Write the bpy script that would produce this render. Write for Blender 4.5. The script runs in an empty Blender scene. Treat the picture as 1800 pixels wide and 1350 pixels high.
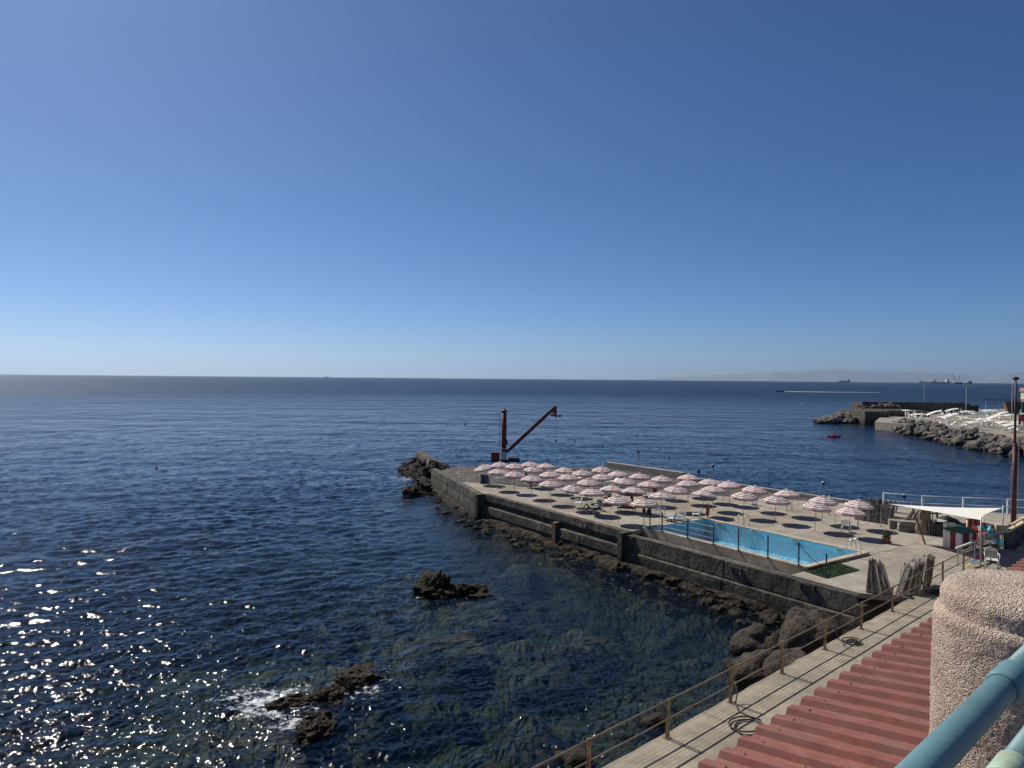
import bpy, math, random
import numpy as np
from mathutils import Vector, Matrix, noise as mnoise

# ---------------------------------------------------------------- camera, sky, sun, exposure
sc = bpy.context.scene
R = math.radians
CAM_Z = 12.3                      # eye height above the sea
FPX = 1250.0                      # focal length in pixels of the 1800 px wide photograph
cam_d = bpy.data.cameras.new('camera')
cam_d.sensor_width = 36.0
cam_d.lens = FPX / 1800 * 36
cam_d.clip_start = 0.05
cam_d.clip_end = 80000
cam = bpy.data.objects.new('camera', cam_d)
sc.collection.objects.link(cam)
CAM_ROT = Matrix.Rotation(R(90 - 0.458), 3, 'X') @ Matrix.Rotation(R(0.51), 3, 'Z')
cam.matrix_world = Matrix.Translation((0, 0, CAM_Z)) @ CAM_ROT.to_4x4()
sc.camera = cam

SUN_EL, SUN_AZ = R(44.5), math.atan2(-0.679, 0.735)      # azimuth from +Y towards +X
SUN = Vector((math.sin(SUN_AZ) * math.cos(SUN_EL), math.cos(SUN_AZ) * math.cos(SUN_EL), math.sin(SUN_EL)))
w = bpy.data.worlds.new('World')
sc.world = w
w.use_nodes = True
nt = w.node_tree
nt.nodes.clear()
wo = nt.nodes.new('ShaderNodeOutputWorld')
bg = nt.nodes.new('ShaderNodeBackground')
sky = nt.nodes.new('ShaderNodeTexSky')
sky.sky_type = 'NISHITA'
sky.sun_disc = False
sky.sun_elevation = SUN_EL
sky.sun_rotation = SUN_AZ
sky.altitude = 0
sky.air_density = 0.58
sky.dust_density = 0.4
sky.ozone_density = 8.0
bg.inputs['Strength'].default_value = 0.086
hs = nt.nodes.new('ShaderNodeHueSaturation')       # the camera's richer blue, the same over the whole sky
hs.inputs['Saturation'].default_value = 1.10
nt.links.new(sky.outputs[0], hs.inputs['Color'])
nt.links.new(hs.outputs[0], bg.inputs['Color'])
nt.links.new(bg.outputs[0], wo.inputs['Surface'])
sl = bpy.data.lights.new('sun', 'SUN')
sl.energy = 4.9
sl.angle = R(0.53)
sl.color = (1.0, 0.94, 0.84)
so = bpy.data.objects.new('sun', sl)
so.rotation_euler = (-SUN).to_track_quat('-Z', 'Y').to_euler()
so.location = (0, 0, 60)
sc.collection.objects.link(so)
vs = sc.view_settings
sc.display_settings.display_device = 'sRGB'
vs.view_transform = 'Standard'
vs.look = 'None'
vs.exposure = 0.0
vs.gamma = 1.0
vs.use_curve_mapping = False
cy = sc.cycles
cy.max_bounces = 6
cy.transparent_max_bounces = 8
cy.volume_bounces = 0
cy.caustics_reflective = False
cy.caustics_refractive = False
cy.use_denoising = True

# ---------------------------------------------------------------- helpers
rnd = random.Random(7)


def at(px, py, z):
    """World point at height z that the photograph shows at (px, py): how distances were measured."""
    d = CAM_ROT @ Vector(((px - 900) / FPX, -(py - 675) / FPX, -1))
    t = (z - CAM_Z) / d.z
    return Vector((0, 0, CAM_Z)) + d * t


class MB:
    def __init__(s):
        s.v, s.f, s.m = [], [], []

    def poly(s, pts, m=0):
        b = len(s.v)
        s.v += [tuple(p) for p in pts]
        s.f.append(tuple(range(b, b + len(pts))))
        s.m.append(m)

    def box(s, c, size, rz=0, M=None, m=0):
        b = len(s.v)
        x, y, z = size[0] / 2, size[1] / 2, size[2] / 2
        if M is None:
            M = Matrix.Rotation(rz, 3, 'Z')
        c = Vector(c)
        for dz in (-z, z):
            for dx, dy in ((-x, -y), (x, -y), (x, y), (-x, y)):
                s.v.append(tuple(c + M @ Vector((dx, dy, dz))))
        for q in ((3, 2, 1, 0), (4, 5, 6, 7), (0, 1, 5, 4), (1, 2, 6, 5), (2, 3, 7, 6), (3, 0, 4, 7)):
            s.f.append(tuple(b + i for i in q))
            s.m.append(m)
        return s

    def beam(s, p, q, a, b_, m=0, up=(0, 0, 1)):
        p, q = Vector(p), Vector(q)
        d = q - p
        L = d.length
        d.normalize()
        u = Vector(up)
        if abs(d.dot(u)) > .98:
            u = Vector((0, 1, 0))
        x = d.cross(u).normalized()
        y = x.cross(d).normalized()
        return s.box((p + q) / 2, (a, L, b_), M=Matrix((x, d, y)).transposed(), m=m)

    def tube(s, pts, r, n=8, m=0, cap=True):
        pts = [Vector(p) for p in pts]
        rs = r if isinstance(r, (list, tuple)) else [r] * len(pts)
        b = len(s.v)
        prev = None
        for i, p in enumerate(pts):
            d = (pts[min(i + 1, len(pts) - 1)] - pts[max(i - 1, 0)]).normalized()
            if prev is None:
                u = Vector((0, 0, 1)) if abs(d.z) < .9 else Vector((1, 0, 0))
                x = d.cross(u).normalized()
            else:
                x = (prev - d * prev.dot(d)).normalized()
            prev = x
            y = d.cross(x)
            for k in range(n):
                a = 2 * math.pi * k / n
                s.v.append(tuple(p + (x * math.cos(a) + y * math.sin(a)) * rs[i]))
        for i in range(len(pts) - 1):
            for k in range(n):
                k2 = (k + 1) % n
                s.f.append((b + i * n + k, b + i * n + k2, b + (i + 1) * n + k2, b + (i + 1) * n + k))
                s.m.append(m)
        if cap:
            s.f.append(tuple(b + k for k in range(n))[::-1])
            s.f.append(tuple(b + (len(pts) - 1) * n + k for k in range(n)))
            s.m += [m, m]
        return s

    def lathe(s, prof, n=12, c=(0, 0, 0), m=0, sx=1, sy=1):
        b = len(s.v)
        for r, z in prof:
            for k in range(n):
                a = 2 * math.pi * k / n
                s.v.append((c[0] + r * sx * math.cos(a), c[1] + r * sy * math.sin(a), c[2] + z))
        for i in range(len(prof) - 1):
            mm = m[i] if isinstance(m, (list, tuple)) else m
            for k in range(n):
                k2 = (k + 1) % n
                s.f.append((b + i * n + k, b + i * n + k2, b + (i + 1) * n + k2, b + (i + 1) * n + k))
                s.m.append(mm)
        return s

    def prism(s, poly, z0, z1, m=0):
        """poly: list of xy, counter-clockwise"""
        b = len(s.v)
        n = len(poly)
        s.v += [(p[0], p[1], z0) for p in poly] + [(p[0], p[1], z1) for p in poly]
        s.f.append(tuple(range(b + n - 1, b - 1, -1)))
        s.f.append(tuple(range(b + n, b + 2 * n)))
        for i in range(n):
            j = (i + 1) % n
            s.f.append((b + i, b + j, b + n + j, b + n + i))
        s.m += [m] * (n + 2)
        return s

    def loft(s, rings, m=0, closed=True, cap=True):
        b = len(s.v)
        n = len(rings[0])
        for r in rings:
            s.v += [tuple(p) for p in r]
        for i in range(len(rings) - 1):
            for k in range(n if closed else n - 1):
                k2 = (k + 1) % n
                s.f.append((b + i * n + k, b + i * n + k2, b + (i + 1) * n + k2, b + (i + 1) * n + k))
                s.m.append(m)
        if cap:
            s.f.append(tuple(b + k for k in range(n))[::-1])
            s.f.append(tuple(b + (len(rings) - 1) * n + k for k in range(n)))
            s.m += [m, m]
        return s

    def mesh(s, name, mats, smooth=False):
        me = bpy.data.meshes.new(name)
        me.from_pydata(s.v, [], s.f)
        for mt in (mats if isinstance(mats, (list, tuple)) else [mats]):
            me.materials.append(mt)
        if any(s.m):
            me.polygons.foreach_set('material_index', s.m)
        if smooth:
            me.polygons.foreach_set('use_smooth', [True] * len(me.polygons))
        me.update()
        return me

    def build(s, name, mats, parent=None, smooth=False, loc=None, rz=0):
        return link(name, s.mesh(name, mats, smooth), parent, loc, rz)


def link(name, me, parent=None, loc=None, rz=0):
    o = bpy.data.objects.new(name, me)
    sc.collection.objects.link(o)
    if parent is not None:
        o.parent = parent
    if loc is not None:
        o.location = loc
    if rz:
        o.rotation_euler.z = rz
    return o


def tag(o, label=None, cat=None, group=None, kind=None):
    for k, v in (('label', label), ('category', cat), ('group', group), ('kind', kind)):
        if v:
            o[k] = v
    return o


def thing(name, label, cat, loc=(0, 0, 0), rz=0, group=None):
    o = bpy.data.objects.new(name, None)
    sc.collection.objects.link(o)
    o.location = loc
    o.rotation_euler.z = rz
    return tag(o, label, cat, group)


def copy_tree(o, parent=None):
    c = o.copy()
    sc.collection.objects.link(c)
    c.parent = parent
    for ch in list(o.children):
        copy_tree(ch, c)
    return c


ORD = ['first', 'second', 'third', 'fourth', 'fifth', 'sixth', 'seventh', 'eighth', 'ninth', 'tenth', 'eleventh', 'twelfth', 'thirteenth', 'fourteenth', 'fifteenth', 'sixteenth', 'seventeenth', 'eighteenth', 'nineteenth', 'twentieth']
ORD += ['twenty-' + o for o in ORD[:9]] + ['thirtieth'] + ['thirty-' + o for o in ORD[:9]]


# ---------------------------------------------------------------- materials
def mat(name, col, rough=0.75, var=0.18, scale=4.0, bump=0.0, bscale=None, metal=0.0, col2=None, blotch=0.0, bl_scale=0.5,
        bl_col=None, spec=0.5, detail=6):
    """Principled surface: base colour broken up by two noises, an optional blotch colour and a fine bump."""
    m = bpy.data.materials.new(name)
    m.use_nodes = True
    n = m.node_tree.nodes
    L = m.node_tree.links
    p = n['Principled BSDF']
    p.inputs['Roughness'].default_value = rough
    p.inputs['Metallic'].default_value = metal
    p.inputs['Specular IOR Level'].default_value = spec
    geo = n.new('ShaderNodeNewGeometry')
    nz = n.new('ShaderNodeTexNoise')
    nz.inputs['Scale'].default_value = scale
    nz.inputs['Detail'].default_value = detail
    nz.inputs['Roughness'].default_value = .65
    L.new(geo.outputs['Position'], nz.inputs['Vector'])
    mix = n.new('ShaderNodeMix')
    mix.data_type = 'RGBA'
    c2 = col2 if col2 else tuple(max(0, c * (1 - 2 * var)) for c in col)
    c1 = col if col2 else tuple(min(1, c * (1 + var)) for c in col)
    mr = n.new('ShaderNodeMapRange')
    mr.inputs['From Min'].default_value = .3
    mr.inputs['From Max'].default_value = .7
    L.new(nz.outputs['Fac'], mr.inputs['Value'])
    L.new(mr.outputs[0], mix.inputs['Factor'])
    mix.inputs[6].default_value = (*c2, 1)
    mix.inputs[7].default_value = (*c1, 1)
    out = mix.outputs[2]
    if blotch:
        nb = n.new('ShaderNodeTexNoise')
        nb.inputs['Scale'].default_value = bl_scale
        nb.inputs['Detail'].default_value = 5
        nb.inputs['Roughness'].default_value = .6
        L.new(geo.outputs['Position'], nb.inputs['Vector'])
        m2 = n.new('ShaderNodeMapRange')
        m2.inputs['From Min'].default_value = .48
        m2.inputs['From Max'].default_value = .66
        m2.inputs['To Max'].default_value = blotch
        L.new(nb.outputs['Fac'], m2.inputs['Value'])
        mx = n.new('ShaderNodeMix')
        mx.data_type = 'RGBA'
        L.new(m2.outputs[0], mx.inputs['Factor'])
        L.new(out, mx.inputs[6])
        mx.inputs[7].default_value = (*(bl_col or c2), 1)
        out = mx.outputs[2]
    L.new(out, p.inputs['Base Color'])
    if bump:
        nb2 = n.new('ShaderNodeTexNoise')
        nb2.inputs['Scale'].default_value = bscale or scale * 4
        nb2.inputs['Detail'].default_value = 5
        L.new(geo.outputs['Position'], nb2.inputs['Vector'])
        bp = n.new('ShaderNodeBump')
        bp.inputs['Strength'].default_value = 1.0
        bp.inputs['Distance'].default_value = bump
        L.new(nb2.outputs['Fac'], bp.inputs['Height'])
        L.new(bp.outputs[0], p.inputs['Normal'])
    return m


def mixcol(m, fac_socket, col):
    """lay a second colour over the material's base colour where fac is 1"""
    n, L = m.node_tree.nodes, m.node_tree.links
    p = n['Principled BSDF']
    src = p.inputs['Base Color'].links[0].from_socket
    mx = n.new('ShaderNodeMix')
    mx.data_type = 'RGBA'
    L.new(fac_socket, mx.inputs['Factor'])
    L.new(src, mx.inputs[6])
    mx.inputs[7].default_value = (*col, 1)
    L.new(mx.outputs[2], p.inputs['Base Color'])


def node(m, typ, **kw):
    nd = m.node_tree.nodes.new(typ)
    for k, v in kw.items():
        if k in nd.inputs:
            nd.inputs[k].default_value = v
        else:
            setattr(nd, k, v)
    return nd


def tide(m, z0=0.35, z1=0.95, col=(0.022, 0.02, 0.014)):
    """weed and wet stain reaching unevenly up from the waterline"""
    L = m.node_tree.links
    geo = node(m, 'ShaderNodeNewGeometry')
    sep = node(m, 'ShaderNodeSeparateXYZ')
    L.new(geo.outputs['Position'], sep.inputs[0])
    nz = node(m, 'ShaderNodeTexNoise', Scale=0.9, Detail=5.0)
    L.new(geo.outputs['Position'], nz.inputs['Vector'])
    ma = node(m, 'ShaderNodeMath', operation='MULTIPLY_ADD')
    L.new(nz.outputs['Fac'], ma.inputs[0])
    ma.inputs[1].default_value = 1.3
    L.new(sep.outputs['Z'], ma.inputs[2])
    mr = node(m, 'ShaderNodeMapRange')
    mr.inputs['From Min'].default_value = z0 + .65
    mr.inputs['From Max'].default_value = z1 + .65
    mr.inputs['To Min'].default_value = .95
    mr.inputs['To Max'].default_value = 0
    L.new(ma.outputs[0], mr.inputs['Value'])
    mixcol(m, mr.outputs[0], col)
    return m


def streaks(m, amount=.6, col=(0.05, 0.045, 0.04)):
    """dark rain runs down a wall: noise stretched along the height"""
    L = m.node_tree.links
    geo = node(m, 'ShaderNodeNewGeometry')
    mp = node(m, 'ShaderNodeMapping')
    mp.inputs['Scale'].default_value = (2.2, 2.2, .18)
    L.new(geo.outputs['Position'], mp.inputs['Vector'])
    nz = node(m, 'ShaderNodeTexNoise', Scale=1.0, Detail=6.0)
    L.new(mp.outputs[0], nz.inputs['Vector'])
    mr = node(m, 'ShaderNodeMapRange')
    mr.inputs['From Min'].default_value = .47
    mr.inputs['From Max'].default_value = .68
    mr.inputs['To Max'].default_value = amount
    L.new(nz.outputs['Fac'], mr.inputs['Value'])
    mixcol(m, mr.outputs[0], col)
    return m


def grime(m, amount=.55):
    """scuffs and drain stains: stretched noise in two directions"""
    L = m.node_tree.links
    geo = node(m, 'ShaderNodeNewGeometry')
    for sc_, rot, col, lo, hi in (((.25, 1.6, 1), .96, (.15, .13, .105), .53, .72), ((1.5, .3, 1), .3, (.46, .41, .33), .56, .78)):
        mp = node(m, 'ShaderNodeMapping')
        mp.inputs['Scale'].default_value = sc_
        mp.inputs['Rotation'].default_value = (0, 0, rot)
        L.new(geo.outputs['Position'], mp.inputs['Vector'])
        nz = node(m, 'ShaderNodeTexNoise', Scale=1.3, Detail=8.0, Roughness=.7)
        L.new(mp.outputs[0], nz.inputs['Vector'])
        mr = node(m, 'ShaderNodeMapRange')
        mr.inputs['From Min'].default_value = lo
        mr.inputs['From Max'].default_value = hi
        mr.inputs['To Max'].default_value = amount
        L.new(nz.outputs['Fac'], mr.inputs['Value'])
        mixcol(m, mr.outputs[0], col)
    return m


def chips(m, scale, lo, hi, col, amount=.9):
    """small chips and specks of another colour"""
    L = m.node_tree.links
    geo = node(m, 'ShaderNodeNewGeometry')
    nz = node(m, 'ShaderNodeTexNoise', Scale=scale, Detail=5.0, Roughness=.6)
    L.new(geo.outputs['Position'], nz.inputs['Vector'])
    mr = node(m, 'ShaderNodeMapRange')
    mr.inputs['From Min'].default_value = lo
    mr.inputs['From Max'].default_value = hi
    mr.inputs['To Max'].default_value = amount
    L.new(nz.outputs['Fac'], mr.inputs['Value'])
    mixcol(m, mr.outputs[0], col)
    return m


M = {}
M['deck'] = grime(mat('deck_concrete', (0.385, 0.345, 0.285), .9, .16, 1.6, .004, 30, blotch=.7, bl_scale=.30, bl_col=(.24, .205, .16), spec=.25))
M['deck2'] = grime(mat('deck_concrete_worn', (0.35, 0.305, 0.24), .9, .2, 1.9, .004, 30, blotch=.75, bl_scale=.36, bl_col=(.20, .175, .14), spec=.25))
M['wall'] = tide(streaks(mat('sea_wall_concrete', (0.135, 0.118, 0.09), .9, .5, 1.3, .05, 5, blotch=.85, bl_scale=.55, bl_col=(.05, .043, .033)), .85, (.024, .021, .018)), .45, 1.45)
M['walk'] = grime(mat('walkway_concrete', (0.34, 0.295, 0.225), .85, .16, 1.8, .004, 40, blotch=.7, bl_scale=.5, bl_col=(.22, .195, .155), spec=.25), .5)
M['screed'] = grime(mat('walkway_screed', (0.25, 0.23, 0.185), .85, .14, 1.3, .003, 40, blotch=.55, bl_scale=.4, bl_col=(.165, .155, .135), spec=.25), .45)
M['rock'] = tide(mat('dark_rock', (0.075, 0.062, 0.048), .9, .5, 3.0, .10, 7, blotch=.8, bl_scale=1.4, bl_col=(.045, .037, .03), spec=.2), -.1, .55, (.02, .016, .010))
M['weedrock'] = mat('weed_covered_rock', (0.042, 0.029, 0.014), .8, .6, 4, .06, 14, blotch=.9, bl_scale=1.6, bl_col=(.010, .009, .007), spec=.2)
M['boulder'] = tide(mat('grey_boulder', (0.17, 0.15, 0.125), .9, .4, .6, .08, 2, blotch=.8, bl_scale=.35, bl_col=(.07, .06, .05)), .1, .9)
M['white'] = mat('white_plastic', (0.74, 0.74, 0.71), .5, .06, 6)
M['dirtywhite'] = mat('weathered_white_plastic', (0.66, 0.65, 0.58), .55, .12, 8, blotch=.35, bl_scale=9, bl_col=(.42, .38, .26))
M['cloth'] = mat('white_canvas', (0.80, 0.76, 0.72), .9, .07, 5)
M['stripe'] = mat('faded_red_canvas', (0.30, 0.13, 0.125), .9, .2, 5)
for k_ in ('cloth', 'stripe'):                            # every parasol has bleached differently
    oi = node(M[k_], 'ShaderNodeObjectInfo')
    mr_ = node(M[k_], 'ShaderNodeMapRange')
    mr_.inputs['To Min'].default_value = .0
    mr_.inputs['To Max'].default_value = .40 if k_ == 'stripe' else .25
    M[k_].node_tree.links.new(oi.outputs['Random'], mr_.inputs['Value'])
    mixcol(M[k_], mr_.outputs[0], (.56, .36, .33) if k_ == 'stripe' else (.66, .58, .52))
M['sail'] = mat('cream_shade_cloth', (0.80, 0.77, 0.68), .9, .05, 4)
M['polegrey'] = mat('galvanised_steel', (0.42, 0.42, 0.41), .45, .2, 8, metal=.6)
M['chrome'] = mat('stainless_tube', (0.6, 0.6, 0.6), .25, .1, 8, metal=.9)
M['rust'] = mat('rusty_cream_paint', (0.34, 0.27, 0.18), .75, .3, 9, .002, 40, blotch=.95, bl_scale=3.5, bl_col=(.11, .045, .018), spec=.25)
M['railtube'] = mat('rusting_rail_tube', (0.20, 0.15, 0.11), .65, .3, 14, blotch=.7, bl_scale=7, bl_col=(.10, .045, .022))
M['wire'] = mat('dull_wire', (0.16, 0.13, 0.10), .6, .2, 9, metal=.3)
M['craneRed'] = mat('crane_red_paint', (0.18, 0.022, 0.016), .6, .3, 4, blotch=.7, bl_scale=3, bl_col=(.07, .02, .015))
M['mastRed'] = mat('mast_red_paint', (0.12, 0.028, 0.025), .6, .25, 3, blotch=.6, bl_scale=2, bl_col=(.08, .03, .025))
M['black'] = mat('black_rubber', (0.018, 0.018, 0.02), .55, .2, 9)
M['darksteel'] = mat('dark_steel', (0.035, 0.032, 0.03), .5, .3, 6, metal=.3)
M['green'] = mat('dark_green_paint', (0.022, 0.04, 0.034), .55, .25, 6)
M['roof'] = chips(grime(mat('terracotta_roof_paint', (0.25, 0.088, 0.061), .55, .16, 3, .002, 25, blotch=.55, bl_scale=1.1, bl_col=(.20, .095, .07)), .22), 9, .70, .74, (.06, .045, .03), .8)
M['wood'] = mat('weathered_grey_wood', (0.36, 0.33, 0.29), .85, .3, 7, .003, 30, blotch=.6, bl_scale=3, bl_col=(.15, .135, .12))
M['wood2'] = mat('pale_grey_wood', (0.52, 0.49, 0.44), .85, .2, 7, .003, 30)
M['wood3'] = mat('dark_grey_wood', (0.17, 0.155, 0.14), .85, .3, 7, .003, 30)
M['brown'] = mat('brown_timber', (0.20, 0.12, 0.065), .75, .3, 8, blotch=.5, bl_scale=5, bl_col=(.10, .055, .03))
M['tile'] = mat('pool_tile', (0.38, 0.76, 0.95), .35, .10, 7)
M['coping'] = mat('sandstone_coping', (0.52, 0.44, 0.32), .8, .15, 3, .003, 30, blotch=.4, bl_scale=1, bl_col=(.36, .29, .2))
M['turf'] = mat('artificial_turf', (0.035, 0.07, 0.026), .9, .4, 8, .01, 60)
M['red'] = mat('red_plastic', (0.42, 0.025, 0.03), .45, .12, 5)
M['crimson'] = mat('dark_red_panel', (0.27, 0.012, 0.025), .6, .12, 4)
M['greenroof'] = mat('green_panel', (0.028, 0.11, 0.065), .6, .15, 4)
M['teal'] = mat('turquoise_plastic', (0.035, 0.24, 0.34), .4, .12, 5)
M['skyblue'] = mat('pale_blue_plastic', (0.25, 0.58, 0.74), .4, .1, 5)
M['cream'] = mat('cream_plastic', (0.66, 0.60, 0.42), .5, .1, 5)
M['yellow'] = mat('yellow_paint', (0.66, 0.47, 0.08), .6, .15, 5)
M['blue'] = mat('blue_mat', (0.035, 0.16, 0.36), .7, .12, 4)
M['coral'] = mat('coral_mat', (0.62, 0.10, 0.09), .7, .12, 4)
M['maroon'] = mat('maroon_mat', (0.16, 0.035, 0.03), .7, .2, 4)
M['terracotta'] = mat('terracotta', (0.26, 0.075, 0.045), .8, .2, 6)
M['leaf'] = mat('dark_leaf', (0.03, 0.07, 0.022), .6, .4, 9)
M['yellowstone'] = mat('ochre_masonry', (0.42, 0.31, 0.16), .9, .25, 3, .02, 9, blotch=.5, bl_scale=2.5, bl_col=(.28, .22, .14))
M['yellowcoping'] = mat('pale_yellow_coping', (0.66, 0.56, 0.31), .8, .1, 3)
M['navy'] = mat('navy_canvas', (0.02, 0.04, 0.10), .8, .2, 5)
M['tealcloth'] = mat('teal_canvas', (0.07, 0.17, 0.19), .85, .2, 5)
M['skin'] = mat('skin', (0.42, 0.22, 0.13), .55, .08, 6)
M['hair'] = mat('dark_hair', (0.03, 0.018, 0.012), .6, .3, 20)
M['darkcloth'] = mat('dark_clothing', (0.03, 0.03, 0.045), .9, .2, 6)
M['greycloth'] = mat('grey_towel', (0.42, 0.42, 0.43), .9, .12, 6)
M['maroncloth'] = mat('maroon_towel', (0.14, 0.02, 0.025), .9, .2, 6)
M['orangecloth'] = mat('rust_orange_cloth', (0.36, 0.12, 0.05), .9, .25, 6)

# ---------------------------------------------------------------- plan of the shore
# pier frame: origin at the pier's landward seaward corner, E1 out along the pier, E2 across it towards the far side
O2 = Vector((16.5, 33.6))
E1 = Vector((-0.569, 0.823)).normalized()
E2 = Vector((E1.y, -E1.x))
DECK, WALK = 2.3, 2.4


def pl(a, b, z=None):
    p = O2 + E1 * a + E2 * b
    return (p.x, p.y) if z is None else Vector((p.x, p.y, z))


PIER_RZ = math.atan2(E1.y, E1.x)
# walkway along the shore: rail line through P0 in direction W, N points landward
P0 = Vector((4.38, 19.57))
W = Vector((2.42, 2.2)).normalized()
N = Vector((W.y, -W.x))


def wk(s, n, z=None):
    p = P0 + W * s + N * n
    return (p.x, p.y) if z is None else Vector((p.x, p.y, z))


WALK_RZ = math.atan2(W.y, W.x)
RIDGE = [(-3.6, 40.6, 2.2), (-2.0, 37.5, 1.2), (-6.2, 29.2, 1.7), (-7.6, 26.7, 1.9), (-6.6, 24.6, 1.5), (-8.4, 25.4, 1.0)]


def smooth(e0, e1, x):
    t = np.clip((x - e0) / (e1 - e0), 0, 1)
    return t * t * (3 - 2 * t)


def vnoise(x, y, seed):
    """cheap vectorised value noise, -1..1"""
    rng = np.random.RandomState(seed)
    T = rng.rand(256, 256)
    xi, yi = np.floor(x).astype(int), np.floor(y).astype(int)
    fx, fy = x - xi, y - yi
    fx, fy = fx * fx * (3 - 2 * fx), fy * fy * (3 - 2 * fy)
    a, b = T[xi % 256, yi % 256], T[(xi + 1) % 256, yi % 256]
    c, d = T[xi % 256, (yi + 1) % 256], T[(xi + 1) % 256, (yi + 1) % 256]
    return 2 * ((a * (1 - fx) + b * fx) * (1 - fy) + (c * (1 - fx) + d * fx) * fy) - 1


def np_mesh(name, V, F, mats, smooth_=True):
    me = bpy.data.meshes.new(name)
    nv, nf = len(V), len(F)
    me.vertices.add(nv)
    me.vertices.foreach_set('co', V.astype(np.float32).ravel())
    me.loops.add(nf * 4)
    me.loops.foreach_set('vertex_index', F.astype(np.int32).ravel())
    me.polygons.add(nf)
    me.polygons.foreach_set('loop_start', np.arange(nf, dtype=np.int32) * 4)
    me.polygons.foreach_set('loop_total', np.full(nf, 4, dtype=np.int32))
    me.polygons.foreach_set('use_smooth', np.full(nf, smooth_, dtype=bool))
    for mt in mats:
        me.materials.append(mt)
    me.update(calc_edges=True)
    return me


def grid_faces(nr, nc):
    i, j = np.meshgrid(np.arange(nr - 1), np.arange(nc - 1), indexing='ij')
    a = (i * nc + j).ravel()
    return np.stack([a, a + 1, a + nc + 1, a + nc], 1)


# ---- ocean surface: two tiles of a wind-wave spectrum sampled on a ring grid that coarsens with distance
def ocean_tile(L, n, seed, wind, wdir, lmin, lmax, spread=2.0):
    rng = np.random.RandomState(seed)
    k = 2 * np.pi * np.fft.fftfreq(n, L / n)
    KX, KY = np.meshgrid(k, k, indexing='ij')
    K = np.sqrt(KX ** 2 + KY ** 2)
    K[0, 0] = 1
    Lw = wind ** 2 / 9.81
    c = (KX * wdir[0] + KY * wdir[1]) / K
    P = np.exp(-1 / (K * Lw) ** 2) / K ** 4 * (np.abs(c) ** spread * .9 + .1)
    P *= (K > 2 * np.pi / lmax) * np.exp(-(K * lmin / (2 * np.pi)) ** 2)
    P[0, 0] = 0
    H = (rng.randn(n, n) + 1j * rng.randn(n, n)) * np.sqrt(P)
    h = np.fft.ifft2(H).real
    dx = np.fft.ifft2(-1j * KX / K * H).real
    dy = np.fft.ifft2(-1j * KY / K * H).real
    s = h.std()
    return h / s, dx / s, dy / s


def samp(T, L, x, y):
    n = T[0].shape[0]
    u, v = (x / L * n) % n, (y / L * n) % n
    i, j = u.astype(int) % n, v.astype(int) % n
    fu, fv = u - np.floor(u), v - np.floor(v)
    i2, j2 = (i + 1) % n, (j + 1) % n
    return [t[i, j] * (1 - fu) * (1 - fv) + t[i2, j] * fu * (1 - fv) + t[i, j2] * (1 - fu) * fv + t[i2, j2] * fu * fv for t in T]


wd = (0.45, -0.89)
TA = ocean_tile(LA := 61.0, 512, 3, 3.6, wd, 1.1, 11, 3.0)
TB = ocean_tile(LB := 21.0, 512, 5, 2.3, (0.38, -0.92), 0.24, 1.9, 2.5)
TC = ocean_tile(LC := 5.6, 256, 9, 1.0, (0.6, -0.8), 0.07, 0.5, .8)
az = np.concatenate([np.linspace(-180, -46, 40), np.linspace(-44, 44, 860), np.linspace(46, 180, 40)]) * math.pi / 180
dyy = np.concatenate([np.linspace(2600, 760, 30), np.linspace(750, 24, 640), np.geomspace(23.5, 0.95, 60)])
rr = CAM_Z * FPX / dyy
RR, AZ = np.meshgrid(rr, az, indexing='ij')
X, Y = RR * np.sin(AZ), RR * np.cos(AZ)
drr = np.gradient(rr)[:, None] * np.ones_like(X)
ha = samp(TA, LA, X, Y)
hb = samp(TB, LB, X, Y)
hc = samp(TC, LC, X, Y)
fa = smooth(30, 4, drr)
fb = smooth(4, .8, drr)
fc = smooth(.4, .08, drr)
# calmer inside the cove between pier and walkway
cs = (X - O2.x) * E2.x + (Y - O2.y) * E2.y
shelter = 1 - .45 * smooth(-16, -2, cs) * smooth(75, 40, Y)
gust = .85 + .3 * vnoise(X / 23 + 50, Y / 37 + 90, 4)
A_, B_, C_ = .034 * shelter * gust, .028 * shelter * gust, .0155 * gust
Z = A_ * ha[0] * fa + B_ * hb[0] * fb + C_ * hc[0] * fc
X2 = X + .8 * (A_ * ha[1] * fa + B_ * hb[1] * fb)
Y2 = Y + .8 * (A_ * ha[2] * fa + B_ * hb[2] * fb)
sea_me = np_mesh('sea', np.stack([X2, Y2, Z], -1).reshape(-1, 3), grid_faces(len(rr), len(az)), [])
# foam where the swell breaks round the rocks and along the foot of the pier
foam = np.zeros_like(X)
for fx, fy, fr, fs in ((-8.9, 26.6, 1.9, 1.0), (-10.2, 27.2, 1.5, .8), (-5.9, 27.7, 1.3, .8), (-7.6, 25.3, 1.3, .85), (-6.3, 30.3, 1.5, .45), (-8.2, 28.6, 1.6, .5), (-5.0, 28.9, .9, .6),
                       (-7.6, 24.0, 1.2, .5), (-2.3, 40.0, 1.0, .5), (-3.8, 39.2, 1.5, .42), (-5.1, 39.6, .6, .6), (-2.2, 34.3, 1.0, .35), (-5.5, 24.8, 1.1, .4),
                       (-13.0, 92.0, 3.0, .7), (-12.8, 86.0, 3.0, .75), (-11.0, 80.0, 2.2, .7), (-8.6, 75, 1.6, .55)):
    foam = np.maximum(foam, fs * np.exp(-(((X - fx) ** 2 + (Y - fy) ** 2) / fr ** 2)))
pa = (X - O2.x) * E1.x + (Y - O2.y) * E1.y
foam = np.maximum(foam, .36 * np.exp(-((cs + 3.2) / 1.3) ** 2) * smooth(-6, 2, pa) * smooth(40, 30, pa))
at_ = sea_me.attributes.new('foam', 'FLOAT', 'POINT')
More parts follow.
